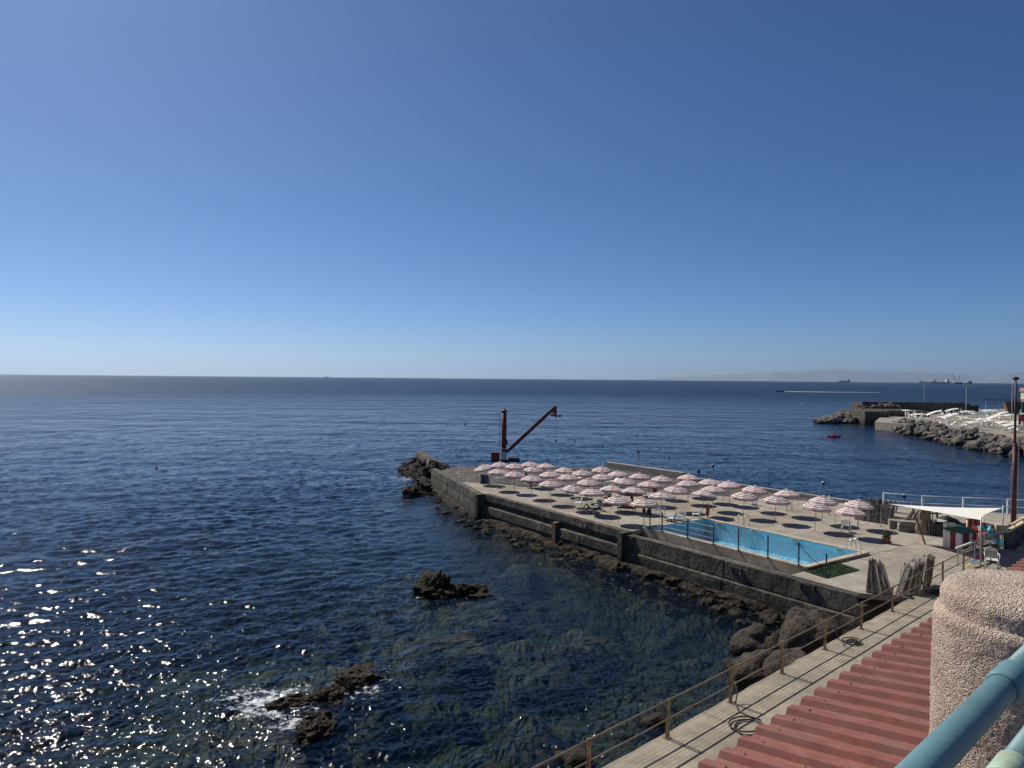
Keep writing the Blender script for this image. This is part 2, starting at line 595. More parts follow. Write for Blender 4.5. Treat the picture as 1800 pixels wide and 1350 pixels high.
at_.data.foreach_set('value', foam.astype(np.float32).ravel())
glint_foam_a = np.exp(-((cs + 4.0) / 2.4) ** 2) * smooth(-5, 3, pa) * smooth(42, 30, pa) * smooth(-.35, .5, vnoise(X / 3.3, Y / 3.3, 21))  # sun glints painted as white specks off the pier; foam specks round rocks
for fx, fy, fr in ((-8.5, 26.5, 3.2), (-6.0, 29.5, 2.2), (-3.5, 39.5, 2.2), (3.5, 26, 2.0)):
    glint_foam_a = np.maximum(glint_foam_a, .9 * np.exp(-(((X - fx) ** 2 + (Y - fy) ** 2) / fr ** 2)))
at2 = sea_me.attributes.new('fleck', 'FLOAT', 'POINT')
at2.data.foreach_set('value', glint_foam_a.astype(np.float32).ravel())
sea = tag(link('sea', sea_me), 'deep blue sea with wind chop reaching to the horizon', kind='structure')

m = bpy.data.materials.new('sea_water')
m.use_nodes = True
n, L = m.node_tree.nodes, m.node_tree.links
n.clear()
out = n.new('ShaderNodeOutputMaterial')
geo = n.new('ShaderNodeNewGeometry')


def nz_(scale, detail, sx=1, sy=1, rot=0, rough=.6):
    mp = n.new('ShaderNodeMapping')
    mp.inputs['Scale'].default_value = (sx, sy, 1)
    mp.inputs['Rotation'].default_value = (0, 0, rot)
    L.new(geo.outputs['Position'], mp.inputs['Vector'])
    t = n.new('ShaderNodeTexNoise')
    t.inputs['Scale'].default_value = scale
    t.inputs['Detail'].default_value = detail
    t.inputs['Roughness'].default_value = rough
    L.new(mp.outputs[0], t.inputs['Vector'])
    return t.outputs['Fac']


def math_(op, a, b=None, c=None):
    nd = n.new('ShaderNodeMath')
    nd.operation = op
    for i, v in enumerate((a, b, c)):
        if v is None:
            continue
        if hasattr(v, 'is_output'):
            L.new(v, nd.inputs[i])
        else:
            nd.inputs[i].default_value = v
    return nd.outputs[0]


def rng_(v, a, b, c, d):
    nd = n.new('ShaderNodeMapRange')
    L.new(v, nd.inputs['Value'])
    for k, x in zip(('From Min', 'From Max', 'To Min', 'To Max'), (a, b, c, d)):
        nd.inputs[k].default_value = x
    return nd.outputs[0]


ripple = nz_(2.6, 4, 1, .55, .45)
chop = nz_(.55, 3, 1, .5, .4)
swell = nz_(.16, 2, .8, .4, .35)
streak = nz_(.012, 4, .35, 1.0, 0)          # wind lanes
streak2 = nz_(.05, 3, .4, 1.0, .1)
lane = math_('MULTIPLY', rng_(streak, .35, .65, .6, 1.3), rng_(streak2, .3, .7, .6, 1.4))
# the wave forms that the ring grid no longer carries far out are continued as bump
pos = n.new('ShaderNodeVectorMath')
pos.operation = 'LENGTH'
L.new(geo.outputs['Position'], pos.inputs[0])
far = rng_(pos.outputs['Value'], 60, 220, 0, 1)
micro = nz_(11.0, 3, 1, .7, .2)
h1 = math_('ADD', math_('MULTIPLY', ripple, .085), math_('MULTIPLY', micro, .015))
h2 = math_('MULTIPLY', math_('MULTIPLY', chop, .70), math_('MULTIPLY_ADD', far, .85, .15))
h3 = math_('MULTIPLY', math_('MULTIPLY', swell, 2.0), far)
hh = math_('MULTIPLY', math_('ADD', math_('ADD', h1, h2), h3), lane)
bp = n.new('ShaderNodeBump')
bp.inputs['Strength'].default_value = .9
bp.inputs['Distance'].default_value = 1.0
L.new(hh, bp.inputs['Height'])
fr = n.new('ShaderNodeFresnel')
fr.inputs['IOR'].default_value = 1.33
L.new(bp.outputs[0], fr.inputs['Normal'])
gl = n.new('ShaderNodeBsdfPrincipled')          # dielectric skin only: Fresnel per wave facet
gl.inputs['Base Color'].default_value = (0, 0, 0, 1)
gl.inputs['IOR'].default_value = 1.333
L.new(rng_(pos.outputs['Value'], 20, 220, .27, .13), gl.inputs['Specular IOR Level'])
L.new(rng_(pos.outputs['Value'], 25, 600, .048, .31), gl.inputs['Roughness'])
L.new(bp.outputs[0], gl.inputs['Normal'])
tr = n.new('ShaderNodeBsdfTransparent')
tr.inputs['Color'].default_value = (.80, .92, .92, 1)
df = n.new('ShaderNodeBsdfDiffuse')
df.inputs['Color'].default_value = (.003, .017, .042, 1)
L.new(bp.outputs[0], df.inputs['Normal'])
body = n.new('ShaderNodeMixShader')
L.new(rng_(pos.outputs['Value'], 35, 120, .22, .6), body.inputs[0])
L.new(tr.outputs[0], body.inputs[1])
L.new(df.outputs[0], body.inputs[2])
dim = n.new('ShaderNodeMixShader')
L.new(fr.outputs[0], dim.inputs[0])
L.new(body.outputs[0], dim.inputs[1])
wm = n.new('ShaderNodeAddShader')
L.new(dim.outputs[0], wm.inputs[0])
L.new(gl.outputs[0], wm.inputs[1])
fo = n.new('ShaderNodeAttribute')
fo.attribute_name = 'foam'
lace = nz_(2.0, 8, 1, 1, 0, .78)
lace2 = nz_(5.0, 5, 1, 1, 0, .7)
lc = math_('ADD', math_('MULTIPLY', lace, .62), math_('MULTIPLY', lace2, .38))
fm = rng_(math_('ADD', math_('MULTIPLY', fo.outputs['Fac'], .245), lc), .67, .76, 0, .9)
fmk = math_('MULTIPLY', fm, rng_(fo.outputs['Fac'], .03, .2, 0, 1))
fd = n.new('ShaderNodeBsdfDiffuse')
fd.inputs['Color'].default_value = (.72, .75, .76, 1)
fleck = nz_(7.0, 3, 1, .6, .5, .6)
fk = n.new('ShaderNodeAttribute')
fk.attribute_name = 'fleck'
fmk = math_('MAXIMUM', fmk, math_('MULTIPLY', rng_(fleck, .685, .72, 0, .75), fk.outputs['Fac']))  # painted glints and foam specks share the white diffuse
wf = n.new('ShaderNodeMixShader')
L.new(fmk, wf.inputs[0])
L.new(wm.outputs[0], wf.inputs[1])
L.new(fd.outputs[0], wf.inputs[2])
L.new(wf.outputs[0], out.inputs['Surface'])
va = n.new('ShaderNodeVolumeAbsorption')
va.inputs['Color'].default_value = (.36, .60, .60, 1)
va.inputs['Density'].default_value = .20
L.new(va.outputs[0], out.inputs['Volume'])
sea_me.materials.append(m)
M['sea'] = m

# ---- seabed: shallow rocky shelf in the cove, falling away outside the ridge, flat and deep beyond
gx = np.concatenate([np.linspace(-30000, -75, 6), np.arange(-70, 46, .42), np.linspace(60, 30000, 6)])
gy = np.concatenate([np.linspace(-30000, -5, 4), np.arange(6, 112, .42), np.linspace(125, 30000, 6)])
SX, SY = np.meshgrid(gx, gy, indexing='ij')
dsh = -((SX - P0.x) * N.x + (SY - P0.y) * N.y)             # metres out from the walkway edge
dpr = -((SX - O2.x) * E2.x + (SY - O2.y) * E2.y)           # metres left of the pier
dpr = np.where((SX - O2.x) * E1.x + (SY - O2.y) * E1.y < 52, dpr, 99)
d_ = np.minimum(np.maximum(dsh, 0), 60)
dpr = dpr + 1.6 * vnoise(SX / 4.3 + 3, SY / 4.3, 11) + .6 * vnoise(SX / 1.7, SY / 1.7 + 8, 12)
d_ = np.maximum(d_ + 2.2 * vnoise(SX / 5.1, SY / 5.1, 13), 0)
bed = -0.75 - .085 * d_ - 6.5 * smooth(14, 27, d_) - 6 * smooth(27, 60, d_)
shallow = -0.35 - .30 * np.maximum(dpr - 1.2, 0)
bed = np.maximum(bed, np.where(dpr > -3, shallow, -30))
UX, UY = .82 * SX + .57 * SY, -.57 * SX + .82 * SY
VX, VY = .31 * SX - .95 * SY, .95 * SX + .31 * SY
nz1 = vnoise(UX / 3.1, UY / 3.1, 1) * .55 + vnoise(VX / 1.35 + 9, VY / 1.35, 2) * .38 + vnoise(SX / .9, SY / .9 + 5, 3) * .2
near = (np.abs(SX) < 74) & (SY > 5) & (SY < 113)
wob_ = 1 + .45 * vnoise(SX / 1.1, SY / 1.1, 31) + .25 * vnoise(SX / .55, SY / .55, 32)
for x0, y0, r0 in RIDGE:
    bed = np.maximum(bed, -.25 - 1.1 * np.maximum(np.hypot(SX - x0, SY - y0) * wob_ / r0 - .9, 0))
for x0, y0, r0, t0 in ((1.2, 30.5, 1.6, -.5), (0.5, 26.2, 1.3, -.45), (-1.6, 23.0, 1.5, -.4), (-3.2, 33.6, 1.6, -.45), (-2.4, 20.4, 1.2, -.35), (2.6, 34.5, 1.8, -.6), (-4.6, 21.6, 1.4, -.45),
                       (-12, 26, 2.2, -1.3), (-11, 31.5, 2.0, -1.1), (0.6, 47.0, 1.4, -.35)):
    bed = np.maximum(bed, t0 - .9 * np.maximum(np.hypot(SX - x0, SY - y0) * wob_ / r0 - .6, 0))
bed = bed + np.where(near, nz1, 0)
bed = np.minimum(bed, -.22 + .1 * nz1)
bed = np.where(near, bed, -13.5)
M['bed'] = mat('weedy_seabed', (0.135, 0.088, 0.038), .9, .6, 1.3, .08, 5, blotch=.85, bl_scale=.7, bl_col=(.018, .020, .013))
tag(link('seabed', np_mesh('seabed', np.stack([SX, SY, bed], -1).reshape(-1, 3), grid_faces(len(gx), len(gy))[:, ::-1], [M['bed']])),
    'weedy rocky sea floor under the shallow cove', kind='structure')

# ---- far hills across the gulf
M['hill'] = mat('distant_hillside', (0.20, 0.22, 0.24), .95, .3, .0008)
def hills(name, label, prof, dist, depth, seed):
    rg = np.random.RandomState(seed)
    px = np.array([p[0] for p in prof], float)
    hy = np.array([p[1] for p in prof], float)
    xs = np.linspace(px[0], px[-1], 150)
    hs = np.interp(xs, px, hy)
    wob = np.convolve(rg.randn(150 + 14), np.hanning(15) / 7, 'valid') * .09 + np.convolve(rg.randn(150 + 4), np.hanning(5) / 2, 'valid') * .04
    hs = np.maximum(hs * (1 + wob), 0) * .85
    rows = []
    for f, g in ((0, 0), (.25, .42), (.5, .8), (.7, 1.0), (1.0, .5)):
        xx = (xs - 900) / FPX * (dist + depth * .7)
        zz = hs / FPX * dist * g  - 60 * (1 - g)
        rows.append(np.stack([xx, np.full_like(xx, dist + depth * f), zz], -1))
    V = np.stack(rows).reshape(-1, 3)
    return tag(link(name, np_mesh(name, V, grid_faces(len(rows), 150), [M['hill']])), label, kind='structure')


hills('hills', 'faint hazy mountain range beyond the horizon', [(1120, 0), (1180, 8), (1290, 14), (1370, 20), (1440, 26), (1520, 24), (1600, 24), (1680, 19), (1760, 12), (1900, 8), (2100, 0)], 37000, 3500, 1)
hills('headland_hills', 'darker nearer headland at the right of the horizon', [(1650, 0), (1700, 5), (1740, 14), (1770, 20), (1830, 26), (1950, 34), (2200, 40)], 27000, 2500, 2)

# ---------------------------------------------------------------- rocks
def rock_mesh(name, seed, sub, m, amp=.35, freq=1.1, flat=.7, rough=.12):
    import bmesh
    bm = bmesh.new()
    bmesh.ops.create_icosphere(bm, subdivisions=sub, radius=1)
    off = Vector((seed * 7.3, seed * 3.1, seed * 1.7))
    for v in bm.verts:
        p = v.co.copy()
        d = mnoise.noise(p * freq + off) * amp * 1.6
        c = mnoise.voronoi(p * freq * 1.3 + off)[0]
        d += (c[1] - c[0]) * amp * .9 - amp * .35
        if sub > 2:
            d += mnoise.fractal(p * freq * 2.6 + off, .9, 2.1, 5) * rough * 1.3
            if sub > 4:
                c2 = mnoise.voronoi(p * freq * 4.5 + off)[0]
                d += (c2[1] - c2[0]) * rough * 1.1 - rough * .4
                d -= abs(mnoise.noise(p * freq * 9 + off)) * rough * .9
        v.co = p * (1 + d)
        v.co.z *= flat
        if v.co.z < -.35:
            v.co.z = -.35 + (v.co.z + .35) * .3
    me = bpy.data.meshes.new(name)
    bm.to_mesh(me)
    bm.free()
    me.materials.append(m)
    if sub == 4:
        me.polygons.foreach_set('use_smooth', [True] * len(me.polygons))
    return me


def rock(name, label, seed, loc, scale, m='weedrock', sub=5, amp=.35, rough=.12, rz=0, group=None, flat=.7, cat='rock'):
    o = link(name, rock_mesh(name, seed, sub, M[m], amp, flat=flat, rough=rough))
    o.location = loc
    o.scale = scale
    o.rotation_euler.z = rz
    return tag(o, label, cat, group)


g = 'rocks awash in the cove'
rock('sea_rock', 'large dark rock standing out of the water off the middle of the pier', 1, (-4.2, 40.7, .1), (1.35, 1.5, 1.25), rough=.2, group=g, rz=.4)
rock('sea_rock', 'low dark ledge trailing right from the large offshore rock', 2, (-2.6, 40.5, -.05), (1.5, 1.0, .8), rough=.2, group=g, rz=-.2)
rock('sea_rock', 'weed covered rock awash above the foaming cluster', 3, (-6.0, 29.3, -.16), (1.25, 1.0, .62), rough=.2, group=g, rz=.5)
rock('sea_rock', 'small knob of rock just below the upper awash rock', 7, (-6.4, 28.2, -.05), (.65, .55, .6), rough=.2, group=g)
rock('sea_rock', 'slanting brown rock with white foam on its left', 4, (-8.1, 26.8, -.1), (1.2, .75, .55), rough=.2, group=g, rz=.8)
rock('sea_rock', 'dark rock in the middle of the foaming cluster', 5, (-6.9, 26.9, -.15), (.8, .7, .66), rough=.2, group=g)
rock('sea_rock', 'small pale rock between the two lower awash rocks', 6, (-6.9, 25.6, -.16), (.75, .6, .48), rough=.2, group=g)
rock('sea_rock', 'lowest dark rock of the foaming cluster', 8, (-6.75, 24.5, -.14), (.95, .75, .58), rough=.2, group=g, rz=1.2)
g2 = 'grey rocks under the walkway'
for lab, sd, px, py, zz, scl, rz in (
        ('big round grey rock furthest out under the walkway rail', 11, 1336, 1146, .25, (1.25, 1.05, 1.15), .3),
        ('largest grey rock rising behind the walkway rail', 12, 1420, 1146, .35, (1.9, 1.5, 1.75), 1.0),
        ('grey rock leaning in front of the round one', 13, 1335, 1190, .1, (1.3, 1.0, 1.1), .6),
        ('broad grey rock against the walkway wall', 14, 1390, 1200, .2, (1.5, 1.1, 1.25), .9),
        ('low rock at the waterline below the nearest rail post', 15, 1010, 1338, -.1, (.7, .6, .5), 0),
        ('small wet rock beside the walkway wall near the rope coil', 16, 1150, 1268, -.15, (.6, .5, .45), .4),
        ('flat wet rock left of the leaning rock', 17, 1305, 1172, -.1, (.8, .7, .5), .2),
        ('dark rock wedged between the pier corner and the walkway', 18, 1452, 1100, -.1, (1.2, .9, .7), .5)):
    q = at(px, py, 0)
    rock('shore_rock', lab, sd, (q.x, q.y, zz), scl, 'rock', sub=4, amp=.22, rough=.075, group=g2, rz=rz, flat=.85)

# ---------------------------------------------------------------- pier
pier = thing('pier', 'long concrete bathing pier running out from the walkway into the sea', 'pier')


def clip_half(poly, a, b, c):
    """keep a*x+b*y<=c"""
    outp = []
    for i in range(len(poly)):
        p, q = poly[i], poly[(i + 1) % len(poly)]
        dp, dq = a * p[0] + b * p[1] - c, a * q[0] + b * q[1] - c
        if dp <= 0:
            outp.append(p)
        if dp * dq < 0:
            t = dp / (dp - dq)
            outp.append((p[0] + (q[0] - p[0]) * t, p[1] + (q[1] - p[1]) * t))
    return outp


def clip_poly(cell, convex):
    for i in range(len(convex)):
        p, q = convex[i], convex[(i + 1) % len(convex)]
        ex, ey = q[0] - p[0], q[1] - p[1]
        a, b = ey, -ex                       # outward for a counter-clockwise polygon
        cell = clip_half(cell, a, b, a * p[0] + b * p[1])
        if len(cell) < 3:
            return []
    return cell


# deck outline in (out, across) metres, counter-clockwise once across is taken as x
OUT = [(0, 0), (33.6, .3), (50.9, 4.5), (53.5, 9.2), (43.3, 23.5), (12.4, 24.4), (4.0, 31.0), (1.9, 31.0), (-2.0, 1.4)]
GA = [-6, -.3, 3.65, 7.7, 11.7, 15.7, 20, 24.3, 28.6, 33, 37.4, 41.8, 46.2, 50.6, 55]
GB = [-1, 1.5, 7.65, 11.7, 15.8, 19.9, 24.2, 31.5]
OUTc = [(b, a) for a, b in OUT]
if sum(OUTc[i][0] * OUTc[(i + 1) % len(OUTc)][1] - OUTc[(i + 1) % len(OUTc)][0] * OUTc[i][1] for i in range(len(OUTc))) < 0:
    OUTc = OUTc[::-1]
for i in range(len(GA) - 1):
    for j in range(len(GB) - 1):
        g_ = .012
        cell = [(GB[j] + g_, GA[i] + g_), (GB[j + 1] - g_, GA[i] + g_), (GB[j + 1] - g_, GA[i + 1] - g_), (GB[j] + g_, GA[i + 1] - g_)]
        if 1.4 < GB[j] < 7 and 3.6 < GA[i] < 15:
            continue                                       # the pool
        if j == 0 and 3.6 < GA[i] < 15:
            continue                                       # lowered strip beside the pool
        cell = clip_poly(cell, OUTc)
        if len(cell) < 3:
            continue
        wpts = [pl(a, b) for b, a in cell]
        ar = sum(wpts[k][0] * wpts[(k + 1) % len(wpts)][1] - wpts[(k + 1) % len(wpts)][0] * wpts[k][1] for k in range(len(wpts)))
        if ar < 0:
            wpts = wpts[::-1]
        if abs(ar) < .3:
            continue
        z1 = DECK + rnd.uniform(-.012, .004)
        MB().prism(wpts, DECK - .25, z1).build('deck_slab', M['deck'] if rnd.random() < .6 else M['deck2'], pier)
# core under the slabs
core = [pl(a, b) for a, b in ((0.35, .45), (33.4, .7), (50.5, 4.9), (53.0, 9.2), (43.1, 23.2), (12.4, 24.0), (4.0, 30.6), (2.2, 30.6), (-1.7, 1.8))]
core2 = core[:]
pc = [pl(a, b) for a, b in ((3.6, 1.2), (15.75, 1.2), (15.75, 7.7), (3.6, 7.7))]
cb = MB()
cb.prism([pl(a, b) for a, b in ((15.8, .5), (33.4, .7), (50.5, 4.9), (53.0, 9.2), (43.1, 23.2), (15.8, 24.0))][::-1], -3, DECK - .26)
cb.prism([pl(a, b) for a, b in ((15.79, 7.7), (15.79, 24.0), (12.4, 24.0), (4.0, 30.6), (2.2, 30.6), (-.2, 14), (.6, 7.7))], -3, DECK - .26)
cb.prism([pl(a, b) for a, b in ((3.55, .5), (3.55, 7.69), (.6, 7.69), (-1.6, 1.9), (0.4, .5))], -3, DECK - .26)
cb.prism([pl(a, b) for a, b in ((3.56, .3), (15.78, .3), (15.78, 7.69), (3.56, 7.69))][::-1], -3, .4)
core_o = cb.build('core', M['wall'], pier)

# sea wall panels along the left edge: overhanging slab edge, shadow slot, lower band, toe
def wall_run(a0, b0, a1, b1, prof, step, jit=.03, name='wall_panel'):
    Ltot = math.hypot(a1 - a0, b1 - b0)
    k = max(1, round(Ltot / step))
    da, db = (a1 - a0) / Ltot, (b1 - b0) / Ltot
    na, nb = db, -da                       # outwards (left of the pier when walking out)
    for i in range(k):
        s0, s1 = Ltot * i / k + .012, Ltot * (i + 1) / k - .012
        jo = rnd.uniform(-jit, jit)
        rings = []
        nseg = 6
        for q in range(nseg + 1):
            s = s0 + (s1 - s0) * q / nseg
            ring = []
            for o_, z_, w_ in prof:
                wob = mnoise.noise(Vector((a0 * 3 + s * .9, z_ * 2.1, o_))) * w_
                z2 = z_ + (mnoise.noise(Vector((s * .7 + a0, o_ * 2, 3.3))) * w_ * .6)
                a_, b_ = a0 + da * s + na * (o_ + wob + jo * (w_ > .02)), b0 + db * s + nb * (o_ + wob + jo * (w_ > .02))
                ring.append(pl(a_, b_, z2))
            rings.append(ring)
        MB().loft(rings, closed=False, cap=False).build(name, M['wall'], pier)


PROF = [(-.5, DECK + .002, .0), (.02, DECK + .004, .012), (.04, 1.80, .03), (-.02, 1.70, .04), (-.22, 1.66, .05), (-.22, 1.34, .06), (.28, 1.30, .05), (.34, .72, .06), (.30, .55, .05), (.30, -1.0, .05)]
wall_run(15.7, 0, 33.6, .3, PROF, 4.4)
PROF3 = [(-.6, DECK + .002, .0), (.02, DECK + .004, .012), (.05, 1.6, .04), (.02, 1.5, .05), (.1, .7, .08), (.12, -1.0, .05)]
wall_run(33.75, -.25, 50.9, 4.5, PROF3, 3.4, .06)
PROF2 = [(-.42, DECK - .75, .0), (-.38, DECK - .14, .03), (.06, DECK - .16, .04), (.09, 1.22, .04), (.05, 1.14, .04), (.24, 1.08, .05), (.28, .5, .06), (.28, -1.0, .05)]
wall_run(0, 0, 15.7, 0, PROF2, 3.9)
# concrete skirt that carries the pool coping
def ledge_run(a0, b0, a1, b1):
    Ltot = math.hypot(a1 - a0, b1 - b0)
    k = max(1, round(Ltot / 4.2))
    da, db = (a1 - a0) / Ltot, (b1 - b0) / Ltot
    na, nb = db, -da
    for i in range(k):
        rings = []
        for q in range(31):
            s = Ltot * (i + q / 30) / k
            ring = []
            for j in range(12):
                f = j / 11
                o_, z_ = .1 + .95 * f, .50 - 1.3 * f ** 1.3
                w1 = Vector((a0 + s * .9, f * 3.2, b0))
                big = mnoise.fractal(w1, .9, 2.2, 5)
                o2 = o_ + .32 * big * min(1, f * 3) + .25 * mnoise.noise(w1 * .45)
                z2 = z_ + (.30 * mnoise.fractal(w1 * 1.4 + Vector((7, 7, 7)), .9, 2.2, 5) + .3 * mnoise.noise(w1 * .6 + Vector((3, 1, 2)))) * (.3 + f)
                ring.append(pl(a0 + da * s + na * o2, b0 + db * s + nb * o2, min(z2, .62)))
            rings.append(ring)
        MB().loft(rings, closed=False, cap=False).build('rock_ledge', M['weedrock'], pier)


ledge_run(-.5, -.15, 15.7, -.15)
ledge_run(15.7, -.15, 33.6, .15)
ledge_run(33.6, -.15, 50.9, 4.55)
# ends and far sides
MB().prism([pl(a, b) for a, b in ((-.02, -.40), (-.02, 1.9), (-.9, 1.9), (-.3, -.40))], -2, DECK - .5).build('end_wall', M['wall'], pier)
MB().prism([pl(a, b) for a, b in ((33.5, -.42), (33.95, -.42), (33.95, .4), (33.5, .4))][::-1], -1.5, DECK - .03).build('buttress', M['wall'], pier)
MB().prism([pl(a, b) for a, b in ((15.6, -.5), (16.0, -.5), (16.0, .6), (15.6, .6))][::-1], -1.5, DECK - .02).build('buttress', M['wall'], pier)
MB().prism([pl(a, b) for a, b in ((22.8, -.32), (23.2, -.32), (23.2, .2), (22.8, .2))][::-1], -1.5, DECK - .6).build('buttress', M['brown'], pier)
# raised kerb on the far side
kb = MB()
kb.prism([pl(a, b) for a, b in ((43.2, 23.0), (43.2, 23.6), (32.0, 24.1), (32.0, 23.5))], DECK - .2, DECK + .42)
kb.build('kerb', M['deck'], pier)
kb = MB()
kb.prism([pl(a, b) for a, b in ((31.98, 23.6), (31.98, 24.05), (13.0, 24.7), (13.0, 24.25))], DECK - .3, DECK + .05)
kb.build('kerb', M['deck'], pier)
# holes in the outer wall beside the pool: black boxes stand for their shade
for a, wd_, zz in ((2.6, .62, 1.9), (6.9, .5, 1.78), (15.2, .35, 1.95)):
    p_ = pl(a, -.10, zz)
    MB().box(p_, (wd_, .12, .32), PIER_RZ).build('hole_shade', M['black'], pier)
    for s_ in (-1, 1):
        q_ = pl(a + s_ * (wd_ / 2 + .04), -.11, zz)
        MB().box(q_, (.08, .14, .36), PIER_RZ).build('opening_jamb', M['wall'], pier)

# sea wall spur with rocks at the pier's head
spur = thing('breakwater_spur', 'low weathered concrete spur wall running off the far left corner of the pier', 'wall')
s0, s1 = pl(53.0, 8.2, 0), Vector((-12.6, 97.5, 0))
k = 4
ux = (s1 - s0).normalized()
uy = Vector((-ux.y, ux.x, 0))
for i in range(k):
    rings = []
    for q in range(9):
        f = (i + q / 8 * .995) / k
        c = s0.lerp(s1, f)
        zt = 1.35 + .95 * f
        hw = .75 - .2 * f
        ring = []
        for o_, z_ in ((hw + .5, -1.5), (hw + .25, .4), (hw + .02, zt - .35), (hw - .12, zt - .04), (-hw + .12, zt), (-hw - .02, zt - .3), (-hw - .2, .4), (-hw - .5, -1.5)):
            w1 = Vector((f * 17, z_ * 1.3, o_ * 2))
            ring.append(c + uy * (o_ + .16 * mnoise.noise(w1)) + Vector((0, 0, z_ + .14 * mnoise.noise(w1 + Vector((9, 9, 9))))))
        rings.append(ring)
    MB().loft(rings, closed=False, cap=True).build('wall_block', M['wall'], spur)
toe_meshes = [rock_mesh('rock_shape', 30 + i, 3, M['rock'], .4, flat=.75, rough=.15) for i in range(6)]
weed_meshes = [rock_mesh('weedy_rock_shape', 90 + i, 3, M['weedrock'], .4, flat=.55, rough=.2) for i in range(6)]
bl_meshes = [rock_mesh('boulder_shape', 60 + i, 3, M['boulder'], .38, 1.0, flat=.8, rough=.10) for i in range(8)]


def scatter(name, label, group, meshes, pts, cat='rock'):
    for (x, y, z, s) in pts:
        o = link(name, rnd.choice(meshes), None, (x, y, z))
        o.rotation_euler = (rnd.uniform(-.4, .4), rnd.uniform(-.4, .4), rnd.uniform(0, 6.3))
        o.scale = (s * rnd.uniform(.8, 1.3), s * rnd.uniform(.8, 1.2), s * rnd.uniform(.75, 1.15))
        tag(o, label, cat, group)


pts = []
for i in range(46):
    t = rnd.random()
    c = s0.lerp(s1, t * 1.06 - .04)
    off = -rnd.random() ** .8 * 2.3 - .5
    sd = Vector((.95, .3, 0)) * off
    pts.append((c.x + sd.x, c.y + sd.y - rnd.random() * 1.5, max(-.15, 1.3 + off * .55 + rnd.uniform(-.2, .3)), rnd.uniform(.4, .85)))
for i in range(12):
    c = s0.lerp(s1, rnd.random() * .5)
    pts.append((c.x + rnd.uniform(-.6, .6), c.y, 1.5 + rnd.uniform(0, .4), rnd.uniform(.35, .65)))
for i in range(14):
    c = s0.lerp(s1, rnd.random())
    pts.append((c.x + rnd.uniform(1.0, 2.2), c.y, rnd.uniform(0, .9), rnd.uniform(.5, .9)))
for i in range(20):
    a = 51 + rnd.uniform(-2.5, 2.5)
    p = pl(a, 4.3 - rnd.uniform(.2, 1.8) + (a - 51) * .9)
    pts.append((*p, rnd.uniform(-.2, .6), rnd.uniform(.4, .8)))
scatter('spur_rock', 'dark rock heaped against the spur at the head of the pier', 'rocks round the head of the pier', toe_meshes, pts)
pts = []
for i in range(120):
    a = rnd.uniform(-1.5, 50)
    b = -.95 - rnd.random() ** 1.7 * 1.5 + (max(0, a - 34) * .28)
    pts.append((*pl(a, b), rnd.uniform(-.22, -.04), rnd.uniform(.22, .5)))
scatter('toe_rock', 'weedy rock at the waterline along the foot of the pier wall', 'rocks along the foot of the pier', weed_meshes, pts)

# ---------------------------------------------------------------- swimming pool
pool = thing('swimming_pool', 'rectangular turquoise swimming pool with sandstone coping in the pier deck', 'pool', pl(9.7, 4.6, 0), PIER_RZ)
# local x runs out along the pier, y to the left of it (towards the cove)
PA, PB = 11.35 / 2, 5.45 / 2
CW = .36
zc = DECK + .16


def ring_box(mb, ax, ay, wd_, z0, z1, m=0):
    mb.box((0, ay + wd_ / 2, (z0 + z1) / 2), (2 * ax + 2 * wd_, wd_, z1 - z0), m=m)
    mb.box((0, -ay - wd_ / 2, (z0 + z1) / 2), (2 * ax + 2 * wd_, wd_, z1 - z0), m=m)
    mb.box((ax + wd_ / 2, 0, (z0 + z1) / 2), (wd_, 2 * ay, z1 - z0), m=m)
    mb.box((-ax - wd_ / 2, 0, (z0 + z1) / 2), (wd_, 2 * ay, z1 - z0), m=m)


mb = MB()
ring_box(mb, PA + .02, PB + .02, .30, 1.12, zc - .06)
mb.box((0, 0, 1.05), (2 * PA + .64, 2 * PB + .64, .14))
mb.build('basin', M['tile'], pool)
mb = MB()
ring_box(mb, PA + .325, PB + .325, .03, DECK - .7, zc - .062)
mb.build('kerb_wall', M['deck2'], pool)
nx, ny = 13, 6
for sx in (-1, 1):
    for i in range(nx):
        Lc = (2 * PA + 2 * CW) / nx
        MB().box((-(PA + CW) + Lc * (i + .5), sx * (PB + CW / 2), zc - .03 + rnd.uniform(-.003, .003)), (Lc - .012, CW, .06)).build('coping_stone', M['coping'], pool)
    for i in range(ny):
        Lc = 2 * PB / ny
        MB().box((sx * (PA + CW / 2), -PB + Lc * (i + .5), zc - .03 + rnd.uniform(-.003, .003)), (CW, Lc - .012, .06)).build('coping_stone', M['coping'], pool)
wv = MB()
NX, NY = 120, 60
for i in range(NX + 1):
    for j in range(NY + 1):
        x, y = -PA + 2 * PA * i / NX, -PB + 2 * PB * j / NY
        wv.v.append((x, y, zc - .20 + .012 * mnoise.noise(Vector((x * 2.2, y * 2.2, 1))) + .007 * mnoise.noise(Vector((x * 6, y * 6, 5)))))
for i in range(NX):
    for j in range(NY):
        a = i * (NY + 1) + j
        wv.f.append((a, a + NY + 1, a + NY + 2, a + 1))
        wv.m.append(0)
mw = bpy.data.materials.new('pool_water')
mw.use_nodes = True
n, L = mw.node_tree.nodes, mw.node_tree.links
n.clear()
out = n.new('ShaderNodeOutputMaterial')
fr = n.new('ShaderNodeFresnel')
fr.inputs['IOR'].default_value = 1.33
gl = n.new('ShaderNodeBsdfGlossy')
gl.inputs['Roughness'].default_value = .03
pg = n.new('ShaderNodeNewGeometry')
pn = n.new('ShaderNodeTexNoise')
pn.inputs['Scale'].default_value = 5
pn.inputs['Detail'].default_value = 3
L.new(pg.outputs['Position'], pn.inputs['Vector'])
pb = n.new('ShaderNodeBump')
pb.inputs['Distance'].default_value = .03
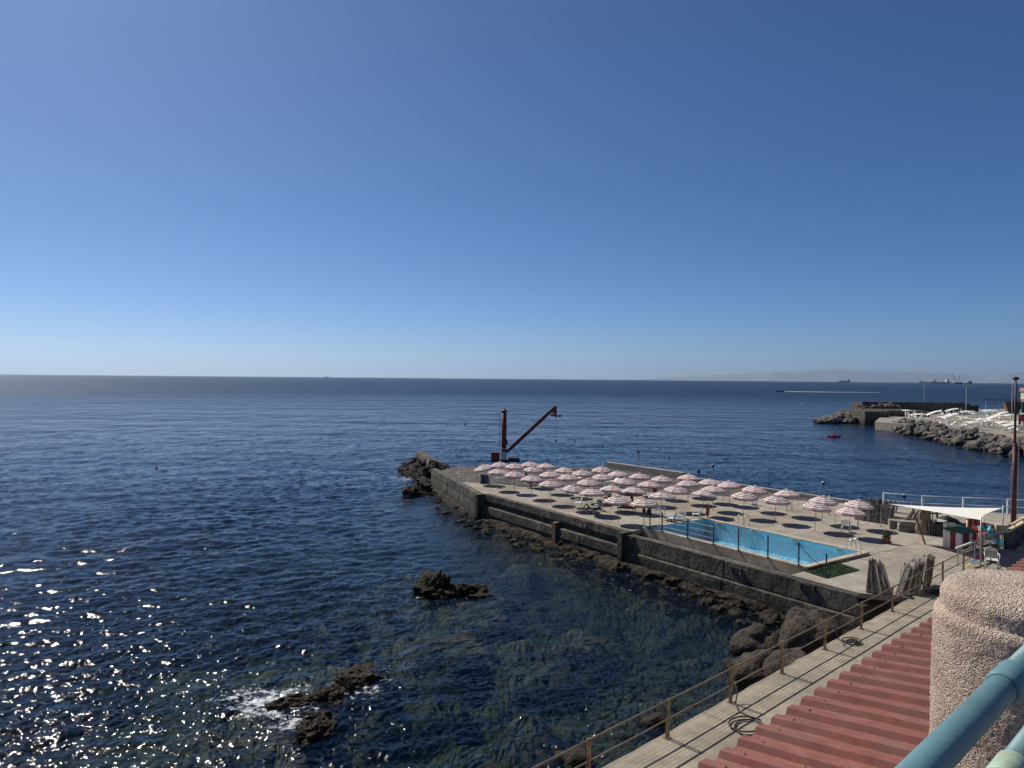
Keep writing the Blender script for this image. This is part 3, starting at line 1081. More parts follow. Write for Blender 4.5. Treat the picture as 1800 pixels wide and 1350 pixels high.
L.new(pn.outputs['Fac'], pb.inputs['Height'])
L.new(pb.outputs[0], gl.inputs['Normal'])
L.new(pb.outputs[0], fr.inputs['Normal'])
tr = n.new('ShaderNodeBsdfTransparent')
tr.inputs['Color'].default_value = (.92, .985, 1, 1)
mx = n.new('ShaderNodeMixShader')
L.new(fr.outputs[0], mx.inputs[0])
L.new(tr.outputs[0], mx.inputs[1])
L.new(gl.outputs[0], mx.inputs[2])
L.new(mx.outputs[0], out.inputs['Surface'])
wv.build('water', mw, pool, smooth=True)
for i in range(4):                                          # skimmer mouths in the far long wall
    x = 4.4 - i * 2.95
    f = MB()
    f.box((x, -PB + .012, zc - .135), (.62, .03, .11))
    s_ = f.build('skimmer', M['white'], pool)
    MB().box((x, -PB + .03, zc - .135), (.50, .012, .05)).build('slot', M['darksteel'], s_)


def ladder(label, a, b, rz, z, name='pool_ladder', w_=.5, drop=1.0, reach=.55):
    t = thing(name, label, 'ladder', (*pl(a, b), z), rz)
    for s in (-1, 1):
        pts = [(-reach, s * w_ / 2, 0), (-reach, s * w_ / 2, .55)]
        for q in range(1, 9):
            an = math.pi * q / 8
            pts.append((-reach / 2 - math.cos(an) * reach / 2, s * w_ / 2, .55 + math.sin(an) * .25))
        pts.append((0, s * w_ / 2, -drop))
        MB().tube(pts, .022, 8).build('handrail', M['chrome'], t, smooth=True)
    for q in range(3):
        MB().box((0, 0, -.15 - q * .28), (.07, w_, .025)).build('tread', M['chrome'], t)
    return t


ladder('curved steel pool ladder at the far side of the pool', 12.2, 7.20, PIER_RZ + math.pi / 2, zc)
ladder('curved steel pool ladder at the right end corner of the pool', 4.25, 6.55, PIER_RZ, zc)
# lowered strip beside the pool, turf and fence posts
strip = MB()
strip.prism([pl(a, b) for a, b in ((3.66, .3), (15.68, .3), (15.68, 1.46), (3.66, 1.46))][::-1], DECK - .9, DECK - .45)
strip.build('pool_ledge', M['deck2'], pier)
tq = [at(px, py, DECK) for px, py in ((1411, 1003.5), (1463, 986.5), (1511, 1002.5), (1452, 1017))]
tc_ = sum(tq, Vector()) / 4
turf = thing('turf_mat', 'patch of dark green artificial turf beside the near corner of the pool', 'turf', (tc_.x, tc_.y, DECK + .006))
MB().prism([((p_ - tc_).x, (p_ - tc_).y) for p_ in tq][::-1], 0, .018).build('backing', M['turf'], turf)
tb = MB()
for i in range(4200):
    u, v = rnd.random(), rnd.random()
    c = (tq[0] * (1 - u) * (1 - v) + tq[1] * u * (1 - v) + tq[2] * u * v + tq[3] * (1 - u) * v) - tc_
    x, y = c.x, c.y
    a = rnd.uniform(0, 6.3)
    h = rnd.uniform(.03, .06)
    dx, dy = .012 * math.cos(a), .012 * math.sin(a)
    tb.poly([(x - dx, y - dy, .018), (x + dx, y + dy, .018), (x + rnd.uniform(-.03, .03), y + rnd.uniform(-.03, .03), .018 + h)])
tag(tb.build('blades', M['turf'], turf), kind='stuff')
fp = [(1127, 936, 1), (1163, 939, 2), (1203.5, 951, 3), (1246, 963, 4), (1290, 974, 5), (1342, 987, 6), (1395, 1001, 7), (1453, 1015, 8)]
fence_pts = []
for i, (px, py, k) in enumerate(fp):
    p = at(px, py, DECK)
    rel = Vector((p.x, p.y)) - O2
    a = rel.dot(E1)
    q = pl(a, 1.52 if a > 3.4 else 1.1, zc if a > 3.4 else DECK)
    fence_pts.append(q)
fence = thing('pool_fence', 'row of dark green posts with thin wires along the cove side of the pool', 'fence', (0, 0, 0))
for q in fence_pts:
    MB().box((q.x, q.y, q.z + .62), (.055, .055, 1.24), PIER_RZ).build('post', M['green'], fence)
    MB().box((q.x, q.y, q.z + .012), (.16, .16, .024), PIER_RZ).build('foot_plate', M['green'], fence)
for h in (.35, .7, 1.05):
    for i in range(3):
        MB().tube([fence_pts[i] + Vector((0, 0, h)), fence_pts[i + 1] + Vector((0, 0, h))], .006, 5).build('wire', M['polegrey'], fence)
q = fence_pts[6]
hp = [q + Vector((.05, 0, .9)), q + Vector((-.1, .1, 1.15)), q + Vector((.05, .1, 1.12)), q + Vector((.35, .05, .75)), q + Vector((.75, 0, .3)), q + Vector((1.15, -.1, .05)), q + Vector((1.7, -.25, -.02))]
tag(MB().tube(hp, .018, 6).build('garden_hose', M['black'], smooth=True), 'black hose looped over a green fence post at the pool', 'hose')

# ---------------------------------------------------------------- shore walkway
walkway = tag(MB().prism([wk(-26, .1), wk(60, .1), wk(60, 6.4), wk(-26, 6.4)][::-1], WALK - .3, WALK - .05).build('walkway', M['screed']), 'concrete walkway along the shore', kind='structure')
k0, k1 = -8, 17
SP = 3.27
for i in range(k0, k1):
    s_a, s_b = i * SP - 1.2, (i + 1) * SP - 1.2
    e = rnd.uniform(-.06, .06)
    nn = 6
    edge = [wk(s_a + .006 + (s_b - s_a - .012) * q / nn, -.20 + mnoise.noise(Vector((i * 3 + q * .9, 0, 7))) * .05) for q in range(nn + 1)]
    MB().prism(edge + [wk(s_b - .006, 2.35), wk(s_a + .006, 2.35)], WALK - .28, WALK + rnd.uniform(-.003, .003)).build('edge_slab', M['walk'], walkway)
    MB().prism([wk(s_a + 1.6, 2.37), wk(s_b + 1.59, 2.37), wk(s_b + 1.59, 6.3), wk(s_a + 1.6, 6.3)], WALK - .28, WALK + .002 + rnd.uniform(-.003, .003)).build('screed_slab', M['screed'], walkway)
rw = thing('retaining_wall', 'rough dark sea wall under the outer edge of the walkway', 'wall')
for i in range(k0, 6):
    rings = []
    for q in range(6):
        s = i * SP + SP * q / 5 - (.01 if q == 5 else 0)
        ring = []
        for o_, z_ in ((-.10, WALK - .27), (-.04, 1.5), (-.10, .8), (-.35, .5), (-.5, -.2), (-.6, -1.6)):
            ring.append(wk(s, o_ + mnoise.noise(Vector((s * 1.1, z_ * 2, 2))) * .12, z_))
        rings.append(ring)
    MB().loft(rings, closed=False, cap=False).build('wall_panel', M['wall'], rw)
MB().prism([wk(-26, .15), wk(60, .15), wk(60, 6.2), wk(-26, 6.2)][::-1], -2, WALK - .31).build('core', M['wall'], rw)

rail = thing('shore_railing', 'rusty steel railing with two rails and thin wires along the walkway edge', 'railing')
proto_post = None
PH = 1.08
for i in range(-6, 11):
    p = wk(i * SP, .0)
    if proto_post is None:
        mb = MB()
        for s in (-1, 1):                                  # two bars with a gap
            mb.box((s * .045, 0, PH / 2), (.05, .05, PH))
        mb.box((0, 0, PH - .06), (.04, .04, .06))
        mb.box((0, 0, .52), (.04, .04, .06))
        post_me = mb.mesh('post', M['rust'])
        mb = MB().box((0, 0, .008), (.2, .16, .016))
        foot_me = mb.mesh('foot_plate', M['railtube'])
        proto_post = True
    t = link('post', post_me, rail, (*p, WALK), WALK_RZ)
    t.rotation_euler = (rnd.uniform(-.012, .012), rnd.uniform(-.012, .012), WALK_RZ)
    link('foot_plate', foot_me, t)
for i in range(-6, 10):
    for h, r in ((PH - .04, .027), (.52, .024)):
        a, b = wk(i * SP, 0, WALK + h), wk((i + 1) * SP, 0, WALK + h)
        mid = a.lerp(b, .5) + Vector((0, 0, rnd.uniform(-.015, .005)))
        MB().tube([a, mid, b], r, 8).build('rail', M['railtube'], rail, smooth=True)
    for h in (.13, .26, .39, .65, .78, .91):
        a, b = wk(i * SP, 0, WALK + h), wk((i + 1) * SP, 0, WALK + h)
        mid = a.lerp(b, .5) + Vector((0, 0, -rnd.uniform(.004, .02)))
        MB().tube([a, mid, b], .0045, 4).build('wire', M['wire'], rail)

# coil of black hose on the walkway, near the second post
def coil(label, s, nn_, R_, turns, loc_tail, name='hose_coil', r=.022):
    pts = []
    for q in range(int(turns * 22)):
        a = q / 22 * 2 * math.pi
        rr_ = R_ * (1 - .16 * math.sin(a * .37)) * (1 - .3 * (q / (turns * 22)))
        pts.append(wk(s + rr_ * math.cos(a) + q * .003, nn_ + rr_ * .8 * math.sin(a) + .1 * math.sin(a * .5), WALK + .03 + .012 * (q % 22) / 22 + .02 * (q // 22)))
    tail = [wk(a, b, WALK + c) for a, b, c in loc_tail]
    return tag(MB().tube(tail + pts, r, 7).build(name, M['black'], smooth=True), label, 'hose')


coil('loose black hose coil lying on the walkway by a rail post', 2.15, 1.15, .62, 2.1, [(3.6, -.05, .55), (3.5, .1, .25), (3.2, .2, .05), (2.9, .5, .03)])
coil('tangled dark hose hanging at a rail post near the pier', 11.2, .35, .35, 2.6, [(10.5, .05, .7), (10.6, .08, .45), (10.7, .1, .2), (10.9, .2, .05)])
coil('dark hose heap against the railing beside the grey planks', 20.7, .35, .42, 3.0, [(19.7, .03, .9), (19.8, .1, .5), (20.0, .2, .1)], r=.03)

# ---------------------------------------------------------------- low building under the terrace, with its ribbed roof
house = thing('beach_cabin_building', 'low building with terracotta ribbed metal roof along the walkway', 'building')
EZ, SLOPE = 6.7, .127
EN = 5.85                                                 # eave line, metres landward of the rail
house_wall = MB().prism([wk(-26, 6.42), wk(26, 6.42), wk(26, 11.1), wk(-26, 11.1)][::-1], WALK - .3, EZ - .02)
house_wall.build('wall', M['yellowcoping'], house)
PITCH = .523
ROOF_L = 5.35
# eave ends of the ribs measured at (1447, 1217)
e0 = at(1447, 1217.5, EZ + .05)
s_ref = (Vector((e0.x, e0.y)) - P0).dot(W)
# sheets of three ribs
nsheet = 3
for i in range(-14, 13):
    mb = MB()
    sA = s_ref + i * nsheet * PITCH
    prof = []
    for q in range(nsheet):
        b = q * PITCH
        prof += [(b + .0, 0), (b + .20, 0), (b + .25, .095), (b + .42, .095), (b + .47, 0)]
    prof.append((nsheet * PITCH + .02, .002))
    lift = rnd.uniform(0, .006)
    ragg = rnd.uniform(-.03, .03)
    rows = []
    for q in range(13):
        t = ROOF_L * q / 12
        rows.append([wk(sA + s - .17 - .165, EN + ragg * (t == 0) + t, EZ + h + SLOPE * t + lift + .012 * mnoise.noise(Vector((sA + s, t * 1.3, 4))) + .006 * mnoise.noise(Vector(((sA + s) * 4, t * 4, 9)))) for s, h in prof])
    rows.insert(0, [v - Vector((0, 0, .012)) for v in rows[0]])
    mb.loft(rows, closed=False, cap=False)
    sh = mb.build('roof_sheet', M['roof'], house)
    for q in range(nsheet):
        for t in (.35, 2.2):
            MB().lathe([(.028, 0), (.028, .008), (.012, .012), (.012, .024), (0.001, .026)], 8, wk(sA + q * PITCH + .335 - .335, EN + t + rnd.uniform(-.03, .03), EZ + .095 + SLOPE * t + lift)).build('screw', M['railtube'], sh)
ll = MB()
for i in range(90):
    s, t = s_ref + rnd.uniform(-9, 9), rnd.uniform(.05, 4.5) ** 1
    ph = ((s - s_ref + .335) % PITCH)
    if .22 < ph < .5:
        continue
    c = wk(s, EN + t, EZ + SLOPE * t + .022)
    a, r = rnd.uniform(0, 6.3), rnd.uniform(.012, .035)
    u, v = Vector((math.cos(a), math.sin(a), .1)) * r, Vector((-math.sin(a), math.cos(a), .2)) * r * .5
    ll.poly([c - u, c - v, c + u, c + v + Vector((0, 0, .008))])
tag(ll.build('leaf_litter', M['brown']), 'dry leaf scraps scattered on the terracotta roof', kind='stuff')
MB().prism([wk(-26, EN + .12), wk(26, EN + .12), wk(26, EN + .24), wk(-26, EN + .24)][::-1], EZ - .22, EZ - .008).build('eave_beam', M['brown'], house)

# ---------------------------------------------------------------- terrace the photograph was taken from
TZ = 10.7
terr = tag(MB().prism([wk(-30, 11.12), wk(20, 11.12), wk(20, 24), wk(-30, 24)][::-1], WALK, TZ).build('terrace', M['screed']), 'terrace behind the parapet railing', kind='structure')

mpeb = bpy.data.materials.new('pebbledash')
mpeb.use_nodes = True
n, L = mpeb.node_tree.nodes, mpeb.node_tree.links
p = n['Principled BSDF']
p.inputs['Roughness'].default_value = .8
tc = n.new('ShaderNodeNewGeometry')
vo = n.new('ShaderNodeTexVoronoi')
vo.inputs['Scale'].default_value = 260
vo.feature = 'F1'
L.new(tc.outputs['Position'], vo.inputs['Vector'])
vo2 = n.new('ShaderNodeTexVoronoi')
vo2.inputs['Scale'].default_value = 140
L.new(tc.outputs['Position'], vo2.inputs['Vector'])
nz = n.new('ShaderNodeTexNoise')
nz.inputs['Scale'].default_value = 90
nz.inputs['Detail'].default_value = 5
L.new(tc.outputs['Position'], nz.inputs['Vector'])
cr = n.new('ShaderNodeValToRGB')
e = cr.color_ramp.elements
e[0].position, e[0].color = .0, (.34, .255, .19, 1)
e[1].position, e[1].color = 1.0, (.78, .675, .56, 1)
for ps, cl in ((.25, (.47, .35, .272, 1)), (.5, (.58, .447, .355, 1)), (.75, (.68, .548, .44, 1))):
    x = e.new(ps)
    x.color = cl
sx = n.new('ShaderNodeSeparateColor')
L.new(vo.outputs['Color'], sx.inputs[0])
L.new(sx.outputs[0], cr.inputs[0])
wt = n.new('ShaderNodeTexNoise')                        # old stains over the roughcast
wt.inputs['Scale'].default_value = 6
wt.inputs['Detail'].default_value = 7
L.new(tc.outputs['Position'], wt.inputs['Vector'])
wr = n.new('ShaderNodeMapRange')
wr.inputs['From Min'].default_value = .42
wr.inputs['From Max'].default_value = .68
wr.inputs['To Max'].default_value = .55
L.new(wt.outputs['Fac'], wr.inputs['Value'])
wx = n.new('ShaderNodeMix')
wx.data_type = 'RGBA'
wx.blend_type = 'MULTIPLY'
wx.inputs[7].default_value = (.62, .55, .48, 1)
L.new(wr.outputs[0], wx.inputs['Factor'])
L.new(cr.outputs[0], wx.inputs[6])
L.new(wx.outputs[2], p.inputs['Base Color'])
ad = n.new('ShaderNodeMath')
ad.operation = 'MULTIPLY_ADD'
ad.inputs[1].default_value = -.9
L.new(vo.outputs['Distance'], ad.inputs[0])
L.new(nz.outputs['Fac'], ad.inputs[2])
ad2 = n.new('ShaderNodeMath')
ad2.operation = 'MULTIPLY_ADD'
ad2.inputs[1].default_value = -.8
L.new(vo2.outputs['Distance'], ad2.inputs[0])
L.new(ad.outputs[0], ad2.inputs[2])
bp = n.new('ShaderNodeBump')
bp.inputs['Distance'].default_value = .0055
L.new(ad2.outputs[0], bp.inputs['Height'])
L.new(bp.outputs[0], p.inputs['Normal'])
M['pebble'] = mpeb

PIL = Vector((1.635, 2.20))
pil = thing('parapet_pillar', 'stout round pillar with rough pebbledash finish and stepped rounded top', 'pillar', (PIL.x, PIL.y, TZ))
ztop = CAM_Z - .635 - TZ
prof = []
zl = CAM_Z - .715 - TZ
prof += [(.312, -.02), (.31, .3), (.306, .6), (.303, zl - .10)]
for q in range(0, 9):
    a = math.pi / 2 * q / 8
    prof.append((.283 + .020 * math.cos(a), zl - .035 + .028 * math.sin(a)))
prof.append((.281, zl - .004))
prof.append((.281, zl + .004))
for q in range(0, 11):
    a = math.pi / 2 * q / 10
    prof.append((.223 + .058 * math.cos(a), ztop - .05 + .05 * math.sin(a)))
prof += [(.15, ztop + .006), (.09, ztop + .010), (.03, ztop + .011), (.0015, ztop + .011)]
# refine and roughen the profile so that the outline is uneven
pp = []
for (r0, z0), (r1, z1) in zip(prof[:-1], prof[1:]):
    ns = max(1, int(math.hypot(r1 - r0, z1 - z0) / .006))
    for q in range(ns):
        pp.append((r0 + (r1 - r0) * q / ns, z0 + (z1 - z0) * q / ns))
pp.append(prof[-1])
pp = [(r * .92, z) for r, z in pp]
mb = MB().lathe(pp, 300)
vv = []
for x, y, z in mb.v:
    r = math.hypot(x, y)
    if r > .01:
        q = Vector((x * 1.0, y, z))
        d = mnoise.noise(q * 110) * .0022 + mnoise.noise(q * 22 + Vector((4, 4, 4))) * .0028
        f = 1 + d / max(r, .06)
        nx_ = d if z > ztop - .03 else 0
        vv.append((x * f, y * f, z + nx_))
    else:
        vv.append((x, y, z))
mb.v = vv
mb.build('shaft', M['pebble'], pil, smooth=True)

M['turq'] = chips(chips(mat('turquoise_gloss_paint', (0.14, 0.275, 0.30), .55, .14, 7, .0012, 45, blotch=.35, bl_scale=11, bl_col=(.17, .35, .375)), 55, .69, .71, (.22, .12, .06), .85), 23, .66, .72, (.09, .21, .24), .6)
M['mint'] = mat('worn_mint_paint', (0.36, 0.50, 0.40), .5, .12, 14, .0006, 60, blotch=.8, bl_scale=16, bl_col=(.42, .31, .11))
tr_ = thing('terrace_railing', 'thick turquoise tube handrail in front of the pebbledash pillar', 'railing')
RP = Vector((.868, 1.25))
hz_ = CAM_Z - .540


def rw_(s, z, off=0):
    p = RP + W * s + N * off
    return Vector((p.x, p.y, z))


RS = .0238


def rail_tube(z, s0, s1, r, name, m, n_=32):
    return MB().tube([rw_(s0, z), rw_(s0 + (s1 - s0) * .5, z), rw_(s1, z)], r, n_).build(name, M[m], tr_, smooth=True)


rail_tube(hz_, -3.0, .0, RS, 'handrail', 'turq')
rail_tube(hz_, .085, .99, RS, 'handrail', 'turq')


def sleeve(z, m):
    mb = MB()
    zs = [(0.0, RS + .0005), (.001, RS + .0035), (.004, RS + .0048), (.086, RS + .0048), (.091, RS + .003), (.092, RS + .0002)]
    mb.tube([rw_(s, z) for s, _ in zs], [r for _, r in zs], 32, cap=False)
    return mb.build('sleeve', M[m], tr_, smooth=True)


sleeve(hz_, 'turq')
z2 = hz_ - .168
rail_tube(z2, -3.0, .0, RS, 'lower_rail', 'turq')
rail_tube(z2, .085, .99, RS, 'lower_rail', 'turq')
sleeve(z2, 'mint')
for s in (-1.9, .72):
    MB().tube([rw_(s, TZ), rw_(s, hz_ - .02)], .022, 16).build('post', M['turq'], tr_, smooth=True)
for zz in (hz_ - .34, hz_ - .51, hz_ - .68, hz_ - .85):
    rail_tube(zz, -3.0, .99, .02, 'lower_rail', 'turq', 16)

# ---------------------------------------------------------------- parasols
def make_umbrella():
    t = thing('parasol', '', 'parasol')
    MB().tube([(0, 0, -.02), (0, 0, 1.05)], .021, 8).build('pole', M['polegrey'], t, smooth=True)
    MB().tube([(0, 0, 1.0), (0, 0, 1.98)], .016, 8).build('upper_pole', M['polegrey'], t, smooth=True)
    n8 = 8
    seg = 4                                              # canopy faces per gore
    rim, apex = 1.55, 1.95
    prof = []
    nb = 9
    for i in range(nb + 1):
        f = i / nb
        prof.append((.10 + (.985 - .10) * f, apex - .05 - (apex - .05 - rim) * (f ** 1.5)))
    mb = MB()
    N_ = n8 * seg

    def rp(r, z, k):
        a = 2 * math.pi * k / N_
        u = (k % seg) / seg
        c = math.cos(math.pi / n8) / math.cos((u - .5) * 2 * math.pi / n8) if k % seg else 1.0
        sag = .03 * math.sin(math.pi * u) * (r / .985)
        c = 1 - (1 - math.cos(math.pi / n8)) * math.sin(math.pi * u) if k % seg else 1.0
        return (r * c * math.cos(a), r * c * math.sin(a), z - sag * .6)
    rings = [[rp(r, z, k) for k in range(N_)] for r, z in prof]
    b = 0
    for ring in rings:
        mb.v += ring
    for i in range(nb):
        for k in range(N_):
            k2 = (k + 1) % N_
            mb.f.append((i * N_ + k, i * N_ + k2, (i + 1) * N_ + k2, (i + 1) * N_ + k))
            mb.m.append((i + 1) % 2)
    cn = mb.build('canopy', [M['cloth'], M['stripe']], t)
    # hanging valance with a scalloped hem
    mb = MB()
    for k in range(N_):
        x, y, z = rings[-1][k]
        d = .085 + .03 * math.sin(math.pi * ((k % 2) / 2 + .25))
        mb.v += [(x, y, z), (x * 1.004, y * 1.004, z - .055), (x * 1.0, y * 1.0, z - d - (.03 if k % 2 else 0))]
    for k in range(N_):
        k2 = (k + 1) % N_
        for q in range(2):
            mb.f.append((k * 3 + q, k2 * 3 + q, k2 * 3 + q + 1, k * 3 + q + 1))
            mb.m.append(q)
    mb.build('valance', [M['cloth'], M['stripe']], cn)
    # vent cap with its own little frill
    mb = MB()
    pr = [(.004, apex + .012), (.11, apex + .0), (.25, apex - .045), (.265, apex - .085)]
    for r, z in pr:
        for k in range(N_):
            x, y, zz = rp(r, z, k)
            mb.v.append((x, y, zz - (.025 if (r > .2 and k % 2) else 0)))
    for i in range(3):
        for k in range(N_):
            k2 = (k + 1) % N_
            mb.f.append((i * N_ + k, i * N_ + k2, (i + 1) * N_ + k2, (i + 1) * N_ + k))
            mb.m.append(1 if i == 1 else 0)
    mb.build('vent_cap', [M['cloth'], M['stripe']], cn)
    MB().lathe([(.001, .035), (.014, .03), (.018, .02), (.012, .01), (.016, 0)], 8, (0, 0, apex + .005)).build('finial', M['white'], t)
    for k in range(n8):
        a = 2 * math.pi * k / n8
        c, s = math.cos(a), math.sin(a)
        MB().tube([(.03 * c, .03 * s, apex - .06), (.5 * c, .5 * s, rim + .225), (.97 * c, .97 * s, rim - .012)], .006, 4).build('rib', M['polegrey'], t)
    MB().lathe([(.03, 0), (.035, .02), (.035, .05), (.02, .06)], 8, (0, 0, 1.5)).build('slider', M['white'], t)
    return t


umb = make_umbrella()
# (apex pixel, row) measured in the photograph; every parasol is 2 m tall
UM = [
    # row along the cove edge
    (875, 822.5, 0), (904.2, 826.4, 0), (934.3, 833.8, 0), (967.4, 842, 0), (1006.2, 849.7, 0), (1040.9, 856.6, 0), (1086.7, 869, 0), (1132.5, 874, 0),
    # second row
    (936.2, 818.2, 1), (968.3, 826.4, 1), (998.8, 831.5, 1), (1034.2, 839.5, 1), (1078, 850.8, 1), (1116.7, 854, 1), (1162.5, 862.5, 1), (1186.7, 852, 1),
    # back rows
    (849.7, 813.7, 2), (879.9, 810.2, 2), (905.7, 812.8, 2), (932.4, 809.8, 2), (959.6, 812.8, 2), (992.5, 819.8, 2), (1024, 824, 2), (1060, 830.3, 2), (1096.7, 838.3, 2), (1140.8, 843.7, 2), (1210, 841.7, 2), (1253, 851.7, 2), (1240, 859, 2),
    # seaward row on the far side
    (1058.3, 818, 3), (1086.7, 826, 3), (1123, 830, 3), (1163, 834.7, 3), (1210.8, 832, 3), (1249, 840, 3), (1283.7, 844, 3), (1325, 851.7, 3), (1384, 859, 3), (1445, 870, 3), (1508, 876.7, 3),
    # row along the pool side
    (1307.5, 861.7, 4), (1362.5, 868.7, 4), (1432.5, 880.3, 4), (1494, 889, 4),
]
ROWN = ['in the row along the cove edge of the pier', 'in the second row from the cove edge', 'in the middle rows of the pier', 'in the row along the open sea edge', 'between the pool and the sea edge']
TILT = {(849.7, 813.7): (-.20, .10), (1240, 859): (.16, .08), (1116.7, 854): (.10, .03), (1078, 850.8): (.08, .05)}
cnt = {}
order = sorted(UM, key=lambda u: (u[2], u[0]))
for i, (px, py, row) in enumerate(order):
    o = umb if i == 0 else copy_tree(umb)
    q = at(px, py, DECK + 2.0)
    o.location = (q.x, q.y, DECK)
    tx, ty = TILT.get((px, py), (rnd.uniform(-.06, .06), rnd.uniform(-.06, .06)))
    # keep the canopy where it was measured when the pole leans
    o.rotation_euler = (-ty, tx, rnd.uniform(0, .78))
    if (px, py) in TILT:
        o.location.x -= math.sin(tx) * 2.0
        o.location.y -= math.sin(ty) * 2.0
    k = cnt.get(row, 0)
    cnt[row] = k + 1
    lab = f'striped parasol, {ORD[k]} from the left {ROWN[row]}'
    if (px, py) in TILT and row == 2:
        lab = 'striped parasol leaning over, leftmost by the lamp post' if px < 900 else 'striped parasol tipped to the right beyond the pool corner'
    tag(o, lab, 'parasol', 'striped parasols on the pier')
# bare poles left standing on the sea edge
for i, (px, py, wh) in enumerate(((1271, 879, 'first'), (1330, 888.5, 'second'), (1392, 896.5, 'third'), (1457, 905.5, 'fourth'))):
    q = at(px, py, DECK)
    t = thing('parasol_pole', f'bare grey parasol pole, {wh} from the left along the open sea edge', 'pole', (q.x, q.y, DECK), 0, 'bare parasol poles')
    MB().tube([(0, 0, 0), (0, 0, 1.5)], .02, 8).build('pole', M['polegrey'], t, smooth=True)
    MB().lathe([(.05, 0), (.05, .03), (.03, .05), (.03, .12)], 10).build('socket', M['darksteel'], t)


# ---------------------------------------------------------------- monobloc chairs
def make_chair(m):
    t = thing('plastic_chair', '', 'chair')
    # front is -y
    mb = MB()
    nx_, ny_ = 8, 6
    for i in range(nx_ + 1):
        for j in range(ny_ + 1):
            u, v = i / nx_ * 2 - 1, j / ny_
            mb.v.append((u * (.235 - .02 * v), -.24 + .46 * v, .44 - .022 * (1 - u * u) * math.sin(math.pi * v) - (.02 * (1 - v) ** 4)))
    for i in range(nx_):
        for j in range(ny_):
            a = i * (ny_ + 1) + j
            mb.f.append((a, a + ny_ + 1, a + ny_ + 2, a + 1))
            mb.m.append(0)
    b = len(mb.v)
    mb2 = MB()
    mb2.v = [(x, y, z - .015) for x, y, z in mb.v]
    mb2.f = [f[::-1] for f in mb.f]
    mb.v += mb2.v
    mb.f += [tuple(q + b for q in f) for f in mb2.f]
    mb.m += [0] * len(mb2.f)
    mb.build('seat', M[m], t, smooth=True)
    # backrest: curved frame and slats
    fr_ = []
    for q in range(13):
        a = math.pi * q / 12
        fr_.append((-.24 * math.cos(a) * 1.02, .22 + .10 * math.sin(a) + .05, .62 + .25 * math.sin(a) ** .7))
    fr_ = [(-.235, .2, .42)] + fr_ + [(.235, .2, .42)]
    bk = MB().tube(fr_, .022, 6).build('backrest', M[m], t, smooth=True)
    for i in range(7):
        x = -.165 + .055 * i
        top = .62 + .25 * (1 - (x / .24) ** 2) ** .35 - .02
        MB().beam((x, .21, .44), (x * 1.02, .26 + .10 * math.sqrt(max(0, 1 - (x / .24) ** 2)), top), .03, .012, up=(0, 1, 0)).build('slat', M[m], bk)
    for s in (-1, 1):
        MB().tube([(s * .25, -.25, .45), (s * .275, -.25, .62), (s * .275, -.18, .655), (s * .275, .12, .66), (s * .24, .22, .66)], .02, 6).build('armrest', M[m], t, smooth=True)
        MB().tube([(s * .225, -.22, .44), (s * .27, -.28, 0)], [.028, .02], 6).build('leg', M[m], t, smooth=True)
        MB().tube([(s * .215, .2, .44), (s * .25, .29, 0)], [.028, .02], 6).build('leg', M[m], t, smooth=True)
    return t


chair_w = make_chair('white')
chair_d = make_chair('dirtywhite')
used = set()


def chair(px, py, rz, label, base=None, z=DECK, group='white plastic chairs on the pier'):
    base = base or chair_w
    o = base if base.name not in used else copy_tree(base)
    used.add(base.name)
    q = at(px, py, z)
    o.location = (q.x, q.y, z)
    o.rotation_euler.z = rz
    tag(o, label, 'chair', group)
    return o


chair(1743, 1000, -.5, 'stained white plastic chair alone on the walkway near the pillar', chair_d, WALK, 'chairs on the walkway').scale = (1.2, 1.2, 1.22)
chair(1487, 934.5, 2.5, 'white plastic chair alone under the parasols right of the pool', None)
chair(1180.5, 921.5, -2.2, 'white plastic chair at the pool corner, leftmost of the pair')
chair(1197.5, 919.5, -2.0, 'white plastic chair at the pool corner, right one of the pair')
chair(1224, 913.5, -1.9, 'white plastic chair by the pool, right of the pair at the corner')
chair(1160.5, 907, 2.4, 'white plastic chair beside the red towel and black bag')
chair(1016, 893, -1.6, 'white plastic chair behind the sunbather on the patterned lounger')
chair(1317, 886, 2.9, 'white plastic chair far back under the parasols by the sea edge')
chair(893.5, 846, 1.8, 'white plastic chair right of the teal deckchair')
chair(873, 856, 2.6, 'white plastic chair alone near the leftmost parasol shadow')
chair(938, 856.5, 1.2, 'white plastic chair just right of the seated person in dark clothes')
chair(949, 858, .8, 'white plastic chair, second to the right of the seated person in dark clothes')
chair(1052.5, 897, -.6, 'white plastic chair draped with clothes behind the lounger')
chair(1056, 873, .4, 'white plastic chair with a grey towel over its back')
chair(1000, 858, .6, 'white plastic chair half hidden among the middle parasols')
chair(1030, 858, -.8, 'white plastic chair under the cove side parasols, in front of the sunbed')


for px, py, rz, lab in ((955, 842, .5, 'white plastic chair under the second parasol row near the crane'), (982, 848, -1.2, 'white plastic chair beyond the cove side parasols, left of the middle'),
                        (1045, 848, 1.9, 'white plastic chair in the middle of the parasol field'), (1088, 858, -.4, 'white plastic chair behind the dark hanging clothes'),
                        (1102, 866, 2.2, 'white plastic chair behind the red lounger'), (1122, 862, .9, 'white plastic chair just left of the round potted bush'), (915, 841, 2.7, 'white plastic chair behind the seated person on the left')):
    chair(px, py, rz, lab)


